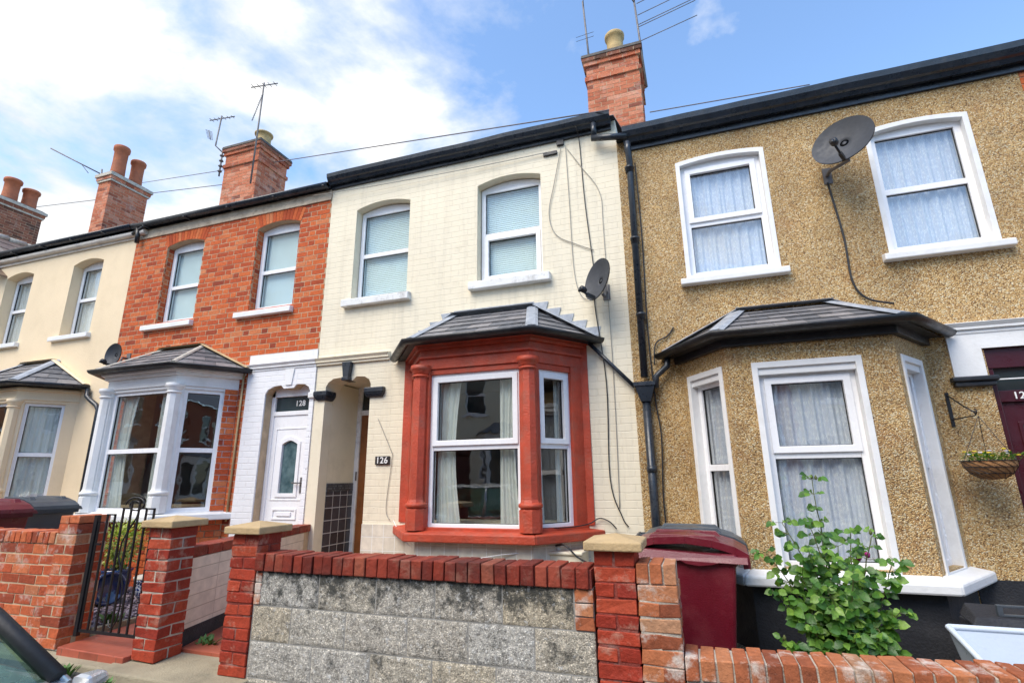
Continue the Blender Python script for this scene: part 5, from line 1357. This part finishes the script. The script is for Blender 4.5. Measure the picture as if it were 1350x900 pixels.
aerial('tall leaning aerial strapped to the front of the middle chimney stack', (-8.30, 1.82, 7.5), (-8.16, 1.70, 9.9), lambda mb: (yagi(mb, (-8.50, 1.68, 9.86), (1, .1, -.05), .68, 5, .16, Z, .008), yagi(mb, (-8.16, 1.7, 9.6), (.12, -.3, -1), .95, 14, .07, Y, .005)))
aerial('slim slanting aerial lying over the twin pot chimney at left', (-13.0, 1.75, 8.6), (-13.05, 1.75, 8.85), lambda mb: (mb.tube([(-13.05, 1.72, 8.72), (-14.35, 1.3, 9.45)], .016, 5), mb.tube([(-13.35, 1.65, 8.75), (-13.55, 1.6, 8.98)], .008, 5)))

# ------------------------------------------------------------------ overhead wires and wall cables
def cable(name, label, pts, r, mat, cat='cable', sag=0.0, n=18, group=None):
    out = []
    P = [Vector(p) for p in pts]
    if len(P) == 2:
        for i in range(n + 1):
            t = i / n; q = P[0].lerp(P[1], t); q.z -= sag * 4 * t * (1 - t); out.append(tuple(q))
    else:
        for i in range(len(P) - 1):
            p0, p1, p2, p3 = P[max(i - 1, 0)], P[i], P[i + 1], P[min(i + 2, len(P) - 1)]
            for k in range(6):
                t = k / 6; out.append(tuple(.5 * ((2 * p1) + (p2 - p0) * t + (2 * p0 - 5 * p1 + 4 * p2 - p3) * t * t + (3 * p1 - p0 - 3 * p2 + p3) * t ** 3)))
        out.append(tuple(P[-1]))
    mb = MB(); mb.tube(out, r, 6)
    return tag(mb.build(name, mat), label, cat, group)
cable('overhead_wire', 'upper telephone wire crossing the sky from the right gutter corner to the left', [(-.55, -.22, 5.66), (-21.3, 6.6, 12.8)], .009, 'wire', sag=.0)
cable('overhead_wire', 'lower thin telephone wire behind the left chimneys', [(-9.6, 3.2, 8.67), (-22, 3.2, 10.0)], .009, 'wire', sag=.0)
cable('overhead_wire', 'telephone wire running right from the aerial mast over the pebbledashed roof', [(-.12, 2.0, 7.2), (2.2, 2.0, 7.06)], .009, 'wire')
cable('service_cable', 'thin cable strung under the gutter from the black junction boxes', [(-1.38, -.03, 5.40), (-4.9, -.10, 5.46)], .005, 'cable_w', sag=.03)
cable('wall_cable', 'grey vertical cable dropping from the gutter to the garden on the cream wall', [(-.97, -.16, 5.58), (-.96, -.02, 5.45), (-.93, -.015, 4.6), (-.86, -.015, 3.6), (-.88, -.015, 3.3), (-.80, -.015, 2.4), (-.82, -.015, 1.4), (-.72, -.015, 1.02), (-.66, -.02, .92)], .006, 'cable')
cable('wall_cable', 'looping thin cable hanging from the junction boxes to the small dish', [(-1.20, -.02, 5.42), (-1.30, -.02, 4.95), (-1.38, -.015, 4.55), (-1.30, -.015, 4.25), (-1.05, -.015, 4.08), (-.86, -.015, 3.98)], .005, 'cable_w')
cable('wall_cable', 'pale straight cable clipped down the cream wall from the junction boxes', [(-1.14, -.012, 5.45), (-1.12, -.012, 4.6), (-1.10, -.012, 3.75), (-1.02, -.015, 3.42), (-.88, -.015, 3.38)], .004, 'cable_w')
cable('wall_cable', 'pale thin cable from the boxes bending right then down the cream wall', [(-1.12, -.012, 5.40), (-.95, -.012, 5.1), (-.75, -.012, 4.72), (-.73, -.012, 4.2), (-.72, -.012, 2.4), (-.74, -.012, 1.1)], .004, 'cable_w')
cable('wall_cable', 'black cable trailing from the large dish down the pebbledash to the bay roof', [(1.60, -.05, 4.33), (1.62, -.02, 4.2), (1.66, -.02, 3.7), (1.66, -.02, 3.25), (1.75, -.03, 3.05), (1.95, -.06, 2.96)], .010, 'cable')
cable('wall_cable', 'black cables running down beside the thick downpipe', [(-.31, -.03, 5.0), (-.30, -.02, 4.0), (-.32, -.02, 3.0), (-.30, -.03, 2.2), (-.27, -.03, 1.8), (-.30, -.03, 1.2), (-.29, -.03, .6)], .008, 'cable')
cable('wall_cable', 'short black cable poking from the pebbledash beside the downpipe', [(-.28, -.04, 2.55), (-.25, -.03, 2.78), (-.12, -.02, 2.86), (-.05, -.02, 2.95)], .008, 'cable')
cable('wall_cable', 'pale cable along the top of the red bay sill with a black tail', [(-1.45, -.45, .93), (-1.2, -.25, .93), (-1.05, -.08, .95), (-.95, -.03, 1.0), (-.85, -.03, .97), (-.78, -.03, .90)], .006, 'cable')
cable('wall_cable', 'white cable sagging below the red bay sill over the tiles', [(-3.35, -.05, .95), (-3.0, -.30, .72), (-2.4, -.62, .62), (-1.8, -.62, .70), (-1.5, -.5, .72)], .005, 'white_paint')
cable('wall_cable', 'faint white wire wandering down past the house number plaque', [(-3.66, -.012, 2.15), (-3.45, -.012, 1.75), (-3.43, -.012, 1.65), (-3.48, -.012, 1.1), (-3.42, -.02, .95)], .0035, 'cable_w')
jb = MB(); jb.box(-1.43, -1.25, -.03, 0, 5.36, 5.405)
tag(jb.build('junction_box', 'black', bevel=.003), 'flat black junction box on the cream wall below the gutter', 'junction box')
jb = MB(); jb.box(-1.25, -1.16, -.035, 0, 5.47, 5.55)
tag(jb.build('junction_box', 'black', bevel=.003), 'small square black box above the flat one on the cream wall', 'junction box')
# meter box with clutter below the bay sill
mb = MB(); mb.box(-1.62, -1.08, -.42, -.02, .15, .69); mb.box(-1.64, -1.06, -.44, -.02, .69, .72)
tag(mb.build('meter_box', 'cream_smooth', bevel=.01), 'cream painted meter box under the right end of the red bay sill', 'meter box')
mb = MB()
for k in range(5):
    a = random.uniform(-.3, .3); mb.fr((-1.38 + random.uniform(-.04, .04), -.25, .722 + k * .018), (math.cos(a), math.sin(a), 0), (-math.sin(a), math.cos(a), 0)); mb.box(-.12, .12, -.09, .09, 0, .014, .003)
mb.fr(); tag(mb.build('broken_tiles', 'old_white', bevel=.002), 'stack of loose white tiles on top of the meter box', 'tiles')
cable('loose_cable', 'black cable loops hanging over the meter box beside the loose tiles', [(-1.35, -.35, .76), (-1.22, -.45, .78), (-1.10, -.46, .68), (-.95, -.44, .60), (-.85, -.4, .50)], .008, 'cable')

# ------------------------------------------------------------------ plants
def leaf(mb, p, d, up_, s, fold=.25, wr=.62):
    d = d.normalized(); sd_ = d.cross(up_)
    if sd_.length < .01: sd_ = X.copy()
    sd_.normalize(); nn = sd_.cross(d).normalized(); w_ = s * wr / 2
    pts = [p, p + d * s * .3 + sd_ * w_ * .9 + nn * w_ * fold, p + d * s * .65 + sd_ * w_ * .85 + nn * w_ * fold, p + d * s + nn * (-.1 * s), p + d * s * .65 - sd_ * w_ * .85 + nn * w_ * fold, p + d * s * .3 - sd_ * w_ * .9 + nn * w_ * fold, p + d * s * .45]
    mb.add([tuple(q) for q in pts], [(0, 1, 6), (1, 2, 6), (2, 3, 6), (3, 4, 6), (4, 5, 6), (5, 0, 6)], True, local=False)
def rose():
    t = thing('rose_bush', 'leafy green rose bush behind the low wall below the large bay window', 'shrub', (.78, -1.45, 0))
    rnd = random.Random(21); st = MB(); lf = MB()
    base = Vector((.74, -1.45, -.02))
    tips = [(.70, -1.35, 1.50, 0), (.42, -1.45, 1.22, 0), (.28, -1.42, 1.02, 0), (.30, -1.5, .78, 0), (.33, -1.6, .50, 0), (.55, -1.6, 1.06, 0), (.92, -1.3, 1.16, 0), (1.14, -1.42, .98, 1), (1.02, -1.45, 1.14, 1), (1.10, -1.5, .70, 0), (.98, -1.62, .50, 0),
            (.62, -1.72, .85, 0), (.80, -1.7, .95, 0), (.50, -1.25, .9, 0), (.88, -1.55, .80, 0), (.70, -1.75, .62, 0), (.48, -1.6, .62, 0), (.90, -1.72, .64, 0), (.60, -1.5, 1.22, 0), (.78, -1.48, 1.08, 0), (1.0, -1.25, .85, 0), (.56, -1.68, .45, 0), (.84, -1.72, .40, 0)]
    for (tx, ty, tz, _) in tips:
        T = Vector((tx, ty, tz)); b = base + Vector((rnd.uniform(-.10, .10), rnd.uniform(-.1, .1), 0))
        mid = b.lerp(T, .5) + Vector((rnd.uniform(-.06, .06) - (tx - base.x) * .22, rnd.uniform(-.05, .05), .10))
        path = []
        for i in range(15):
            s = i / 14; q = (1 - s) ** 2 * b + 2 * s * (1 - s) * mid + s * s * T; q += Vector((rnd.uniform(-.006, .006), rnd.uniform(-.006, .006), 0)); path.append(q)
        st.tube([tuple(q) for q in path], [.010 - .007 * i / 14 for i in range(15)], 6, local=False)
        for i in range(4, 15):
            nleaf = 4 if 3 < i < 12 else 3
            for _k in range(nleaf):
                p = path[i]; a = rnd.uniform(0, 6.28); out = Vector((math.cos(a), math.sin(a), rnd.uniform(-.1, .7))).normalized()
                pl = rnd.uniform(.03, .075); q = p + out * pl; st.tube([tuple(p), tuple(q)], .0016, 4, local=False)
                s = rnd.uniform(.052, .098) * (.85 if i > 12 else 1)
                dn = Vector((0, 0, -rnd.uniform(.1, .7)))
                leaf(lf, q, out + dn, Z * rnd.uniform(.1, 1) + Vector((rnd.uniform(-.6, .6), -.9 + rnd.uniform(-.3, .4), 0)), s, rnd.uniform(.05, .4), .74)
                side = out.cross(Z).normalized()
                for sg in (-1, 1): leaf(lf, q - out * .012, out * .3 + side * sg + dn * .7, Z * rnd.uniform(.1, 1) + Vector((rnd.uniform(-.6, .6), -.9, 0)), s * .85, rnd.uniform(.05, .4), .74)
    st.build('stems', 'stem', t); lf.build('foliage', 'leaf', t, recalc=False)
    for p in ((.70, -1.35, 1.505), (.73, -1.34, 1.50), (1.02, -1.45, 1.15), (.31, -1.6, .52)):
        b = MB(); b.lathe(p, [(.004, 0), (.011, .008), (.012, .018), (.004, .032)], 8); b.build('bud', 'stem', t)
    for p in ((.93, -1.38, .98), (.99, -1.38, 1.0)):
        b = MB(); b.lathe(p, [(.008, 0), (.022, .012), (.026, .028), (.012, .036)], 10, squash=.8); b.build('flower', 'flower_m', t)
rose()
[o for o in COL.objects if o.name == 'rose_bush'][0].scale = (.86, .9, 1)
[o for o in COL.objects if o.name == 'rose_bush'][0].location += Vector((.08, 0, -.13))

# hanging basket with bracket
hb = thing('hanging_basket', 'coir lined hanging basket with small yellow flowers beside the maroon door', 'basket', (2.28, -.30, 1.5))
mb = MB(); prof = [(.01, -.15), (.07, -.14), (.13, -.10), (.165, -.05), (.18, 0), (.17, .002), (.02, -.01)]
mb.lathe((2.28, -.30, 1.50), prof, 28); mb.build('liner', 'coir', hb)
mb = MB()
for k in range(16):
    a = 2 * math.pi * k / 16
    mb.tube([(2.28 + (r_ + .004) * math.cos(a + s * .5), -.30 + (r_ + .004) * math.sin(a + s * .5), 1.5 + z_) for s, (r_, z_) in enumerate(((.182, 0), (.167, -.05), (.132, -.10), (.072, -.142)))], .0022, 4)
for r_, z_ in ((.184, .0), (.168, -.05), (.134, -.10)): mb.tube([(2.28 + r_ * math.cos(2 * math.pi * k / 24), -.30 + r_ * math.sin(2 * math.pi * k / 24), 1.5 + z_) for k in range(25)], .003, 4)
mb.build('wire_frame', 'iron', hb)
mb = MB()
for a in (1.2, 3.3, 5.4): mb.tube([(2.28 + .18 * math.cos(a), -.30 + .18 * math.sin(a), 1.5), (2.28, -.30, 1.86)], .0025, 4)
mb.build('chains', 'iron', hb)
rnd = random.Random(4); lf = MB(); fy = MB(); fp = MB()
for i in range(420):
    a, r_ = rnd.uniform(0, 6.28), .17 * math.sqrt(rnd.random()); ext = 0
    if i % 9 == 0: a, r_ = rnd.uniform(-.4, .4), rnd.uniform(.17, .33)
    p = Vector((2.28 + r_ * math.cos(a), -.30 + r_ * math.sin(a) * .9, 1.50 + rnd.uniform(.0, .055)))
    leaf(lf, p, Vector((math.cos(a + rnd.uniform(-1, 1)), math.sin(a), rnd.uniform(-.1, 1.0))), Z, rnd.uniform(.018, .034), .2)
    if i % 40 == 0: fy.lathe(tuple(p + Z * .03), [(.004, 0), (.017, .006), (.012, .012)], 6)
    if i % 60 == 7: fp.lathe(tuple(p + Z * .03), [(.004, 0), (.016, .006), (.012, .012)], 6)
lf.build('foliage', 'leaf3', hb, recalc=False); fy.build('yellow_flowers', 'flower_y', hb); fp.build('pale_flowers', 'flower_p', hb)
br = thing('wall_bracket', 'black iron scroll bracket holding the hanging basket', 'bracket', (2.22, 0, 2.0))
mb = MB(); mb.box(2.20, 2.225, -.018, -.005, 1.80, 2.10); mb.build('back_plate', 'iron', br)
mb = MB(); mb.tube([(2.2125, -.015, 2.08), (2.25, -.17, 1.96), (2.275, -.28, 1.89)], .006, 6); mb.tube([(2.2125, -.015, 1.86), (2.275, -.28, 1.87)], .005, 6)
mb.tube([(2.275 + .0, -.28 - .028 * math.sin(i * .5) * (1 - i / 16), 1.895 + .028 * math.cos(i * .5) * (1 - i / 16)) for i in range(13)], .005, 6); mb.build('arm', 'iron', br)

# variegated shrub in a blue pot, seen through the gate
def pot(name, label, loc, prof, mat, axis=None, extra=None):
    t = thing(name, label, 'plant pot', loc); mb = MB(); mb.lathe(loc, prof, 26, axis=axis); mb.build('pot', mat, t); return t
big = [(.02, 0), (.11, 0), (.15, .08), (.165, .2), (.155, .27), (.175, .29), (.175, .315), (.15, .315), (.14, .27), (.03, .26)]
pt_ = thing('potted_shrub', 'variegated yellow green shrub in a pot seen through the iron gate', 'potted plant', (-6.3, -1.05, .18))
mb = MB(); mb.lathe((-6.3, -1.05, .18), [(r_ * .9, z_ * .9) for r_, z_ in big], 26); mb.build('pot', 'blueglaze', pt_)
lf = MB(); st = MB(); rnd = random.Random(9)
for k in range(16):
    a = rnd.uniform(0, 6.28); st.tube([(-6.3, -1.05, .42), (-6.3 + .12 * math.cos(a), -1.05 + .12 * math.sin(a), .75)], .006, 5)
for i in range(900):
    v = Vector((rnd.gauss(0, 1), rnd.gauss(0, 1), rnd.gauss(0, 1))).normalized(); rr_ = rnd.uniform(.45, 1.0) * (1 + .18 * math.sin(v.x * 6) * math.sin(v.z * 5 + 1))
    p = Vector((-6.3, -1.05, .74)) + Vector((v.x * .24, v.y * .24, v.z * .25)) * rr_
    leaf(lf, p, v + Vector((rnd.uniform(-.6, .6), rnd.uniform(-.6, .6), rnd.uniform(-.2, .8))), Z, rnd.uniform(.03, .055), .2)
st.build('stems', 'stem', pt_); lf.build('foliage', 'leaf2', pt_, recalc=False)
pot('plant_pot', 'shiny dark blue glazed pot lying on its side on the slate chippings', (-6.05, -1.42, .34), [(r_ * .9, z_ * 1.0) for r_, z_ in big], 'blueglaze', axis=(.95, -.25, .08))
pp = pot('plant_pot', 'round blue and white patterned pot on the chippings by the path', (-5.66, -1.10, .19), [(.02, 0), (.10, 0), (.14, .05), (.165, .13), (.16, .19), (.175, .20), (.175, .225), (.15, .225), (.14, .19), (.03, .18)], 'potpat')
mb = MB(); mb.lathe((-5.66, -1.10, .405), [(.172, 0), (.182, .008), (.182, .025), (.16, .03)], 26); mb.build('rim', 'pale_mortar', pp)
# weeds at the foot of the walls
def weed(label, x, y, z, s, n, seed):
    rnd = random.Random(seed); mb = MB()
    for i in range(n):
        a = rnd.uniform(0, 6.28); mb_d = Vector((math.cos(a), math.sin(a), rnd.uniform(.5, 2.2))); leaf(mb, Vector((x + rnd.uniform(-s, s) * .6, y + rnd.uniform(-.3, .1) * s, z)), mb_d, Z, s * rnd.uniform(.5, 1.1), .15, .32)
    tag(mb.build('weed', 'weed', recalc=False), label, 'weed', 'weeds growing along the foot of the walls')
weed('green weed tuft in the gravel behind the gate scroll', -4.99, -1.95, .20, .13, 30, 1)
weed('weed sprouting below the tiled gate step, nearest the car', -4.70, -2.63, .06, .10, 30, 2)
weed('small weed on the pavement below the middle of the tiled step', -4.42, -2.65, .055, .11, 34, 3)
weed('weed growing at the foot of the cream clad dividing wall', -3.82, -2.02, .13, .10, 36, 4)
weed('small weed in the joint of the stone slab between the gate piers', -3.98, -2.66, .045, .07, 24, 5)

# ------------------------------------------------------------------ pale plastic tub and dark clutter behind it
tb = thing('plastic_tub', 'pale blue white plastic tub with a rolled rim at the bottom right', 'tub', (0, 0, 0))
mb = MB(); n = 14
out = [(1.34, -1.18), (2.35, -1.18), (2.35, -1.78), (1.34, -1.78)]; bot = [(1.43, -1.25), (2.25, -1.25), (2.25, -1.70), (1.43, -1.70)]
def rimz(y, x): 
    f = (y + 1.78) / .60; return .33 + .16 * max(0, min(1, f)) ** .8
def loop(A_, ins_, zf):
    pts = []
    for k in range(4):
        a, b = A_[k], A_[(k + 1) % 4]
        for i in range(n):
            s = i / n; x, y = a[0] + (b[0] - a[0]) * s, a[1] + (b[1] - a[1]) * s
            cx, cy = 1.845, -1.48; x += (cx - x) * ins_; y += (cy - y) * ins_; pts.append((x, y, zf(y, x)))
    return pts
loops = [loop(bot, 0, lambda y, x: .0), loop(out, 0, rimz), loop(out, .045, rimz), loop(bot, .04, lambda y, x: .02)]
b0 = 0; pts = [p for l in loops for p in l]; K = 4 * n; fs = [tuple(range(K))[::-1]]
for i in range(3):
    for k in range(K): fs.append((i * K + k, i * K + (k + 1) % K, (i + 1) * K + (k + 1) % K, (i + 1) * K + k))
fs.append(tuple(3 * K + k for k in range(K)))
mb.add(pts, fs); mb.build('body', 'tub', tb, bevel=0)
mb = MB(); rp = loop(out, .012, lambda y, x: rimz(y, x) + .004); mb.tube(rp + [rp[0]], .019, 8, cap=False); mb.build('rim', 'tub', tb); tb.location = (.13, 0, -.05)
cl_ = thing('doormat', 'dark plastic crate and mat lying behind the pale tub', 'crate', (1.95, -.95, 0))
mb = MB(); mb.hexa([(1.62, -1.15, .45), (2.4, -1.15, .42), (2.4, -.8, .42), (1.68, -.8, .45), (1.66, -1.12, .50), (2.4, -1.12, .485), (2.4, -.82, .51), (1.72, -.82, .53)]); mb.box(1.66, 2.38, -1.1, -.85, .0, .45); mb.build('lid', 'blackmatt', cl_, bevel=.01)
mb = MB(); mb.panel([(1.80, .50), (2.1, .50), (2.1, .57), (1.80, .57)], [[(1.83, .515), (2.07, .515), (2.07, .555), (1.83, .555)]], -1.08, -1.05); mb.build('handle', 'grey_bin', cl_, bevel=.004)

# ------------------------------------------------------------------ parked car
def car(label, ox, oy, oz, flip=False, paint='silver'):
    t = thing('parked_car', label, 'car', (ox, oy, oz))
    # local: x forward, origin middle of car on the road, width 1.68
    def fr_(mb): return mb.fr((ox, oy, oz), -X if flip else X, -Y if flip else Y)
    mb = fr_(MB())
    prof = [(-2.0, .28), (-2.02, .55), (-1.95, .82), (-1.75, .90), (-.6, .90), (.78, .84), (1.2, .77), (1.75, .67), (1.98, .55), (2.02, .30), (1.6, .20), (-1.6, .20)]
    ys = [(-.84, .06), (-.80, .0), (.80, .0), (.84, .06)]
    K = len(prof)
    secs = [(-.84, .93, .10), (-.80, 1.0, .0), (-.4, 1.0, .0), (.4, 1.0, .0), (.80, 1.0, .0), (.84, .93, .10)]
    b = len(mb.v); pts = []
    for y, s, dzz in secs:
        crown = .03 * (1 - (y / .84) ** 2)
        for x, z in prof:
            if z > .6: pts.append((x * (s if abs(x) > 1.7 else 1), y, z - dzz * .6 + crown - .03))
            else: pts.append((x * s, y, z + dzz * .3))
    fs = [tuple(range(K)), tuple(len(pts) - K + k for k in range(K))[::-1]]
    for i in range(len(secs) - 1):
        for k in range(K): fs.append((i * K + k, i * K + (k + 1) % K, (i + 1) * K + (k + 1) % K, (i + 1) * K + k))
    mb.add(pts, fs, True); body = mb.build('body', paint, t, bevel=.03)
    # glasshouse: base ring and roof ring
    bz, tz = .825, 1.36
    base = [(-1.75, -.72), (.80, -.76), (.80, .76), (-1.75, .72)]; top = [(-1.35, -.56), (-.20, -.58), (-.20, .58), (-1.35, .56)]
    mb = fr_(MB())
    q = [(x, y, bz) for x, y in base] + [(x, y, tz - .03) for x, y in top]
    wsm = (.3)
    mb.add(q, [(0, 1, 5, 4), (2, 3, 7, 6), (3, 0, 4, 7)]); mb.build('side_windows', 'carglass', t)
    mb = fr_(MB()); mb.sheet(lambda a, b_: ((.80 + (-.20 - .80) * b_) + .06 * math.sin(math.pi * a), -.76 + 1.52 * a + (.18 - .36 * a) * b_, bz - .01 + (tz - .03 - bz) * b_ + .04 * math.sin(math.pi * b_)), 10, 8); mb.build('windscreen', 'carglass', t)
    mb = fr_(MB())
    mb.sheet(lambda a, b_: (-1.38 + 1.2 * a, -.58 + 1.16 * b_, tz - .03 + .05 * math.sin(math.pi * b_) + .02 * math.sin(math.pi * a)), 8, 8); mb.build('roof', paint, t)
    for s in (-1, 1):
        mb = fr_(MB()); mb.tube([(.82, s * .775, bz - .01), (.5, s * .725, bz + .175), (.15, s * .665, bz + .34), (-.2, s * .60, tz - .02)], .030, 6)
        mb.build('windscreen_pillar', 'rubber', t)
        mb = fr_(MB()); mb.tube([(.84, s * .80, bz - .03), (.5, s * .752, bz + .155), (.1, s * .69, bz + .33), (-.25, s * .61, tz - .02), (-1.35, s * .58, tz - .02), (-1.8, s * .74, bz)], .013, 6); mb.tube([(-.45, s * .80, bz), (-.5, s * .62, tz - .03)], .03, 6); mb.build('window_frame', paint, t)
    for sx in (-1.28, 1.28):
        for s in (-1, 1):
            mb = fr_(MB()); mb.lathe((sx, s * .76, .30), [(.19, -.09), (.28, -.09), (.30, -.06), (.30, .06), (.28, .09), (.19, .09)], 28, axis=(0, 1, 0)); wh = mb.build('wheel', 'rubber', t)
            mb = fr_(MB()); mb.lathe((sx, s * .80, .30), [(.03, -.045), (.185, -.045), (.19, .045), (.16, .03), (.05, .04)], 20, axis=(0, 1, 0)); mb.build('rim', 'galv', wh)
    for s in (-1, 1):
        mb = fr_(MB()); mb.lathe((1.93, s * .60, .60), [(.02, -.05), (.11, -.03), (.12, .03), (.06, .07)], 16, axis=(-1 if flip else 1, 0, 0), squash=.8); mb.build('headlight', 'darkglass', t)
        mb = fr_(MB()); mb.hexa([(.84, s * .80, .77), (.94, s * .80, .77), (.92, s * .90, .78), (.86, s * .90, .78), (.84, s * .80, .82), (.94, s * .80, .82), (.91, s * .89, .82), (.86, s * .89, .82)]); mb.build('wing_mirror', paint, t, bevel=.02)
    mb = fr_(MB()); mb.tube([(.87, -.5, bz + .0), (.80, -.1, bz + .05), (.72, .15, bz + .085)], .008, 5); mb.tube([(.87, .15, bz + .0), (.80, .5, bz + .05)], .008, 5); mb.build('wiper', 'rubber', t)
    mb = fr_(MB()); mb.lathe((.56, .50, bz + .16), [(.0, 0), (.055, .0), (.055, .001)], 20, axis=(.45 * (-1 if flip else 1), 0, .9)); mb.build('windscreen_sticker', 'letter', t)
    return t
car('silver car parked at the kerb, its windscreen corner at bottom left', -3.02, -4.93, -.08)
car('silver car parked on the far side of the road', -3.0, -9.7, -.10, True)
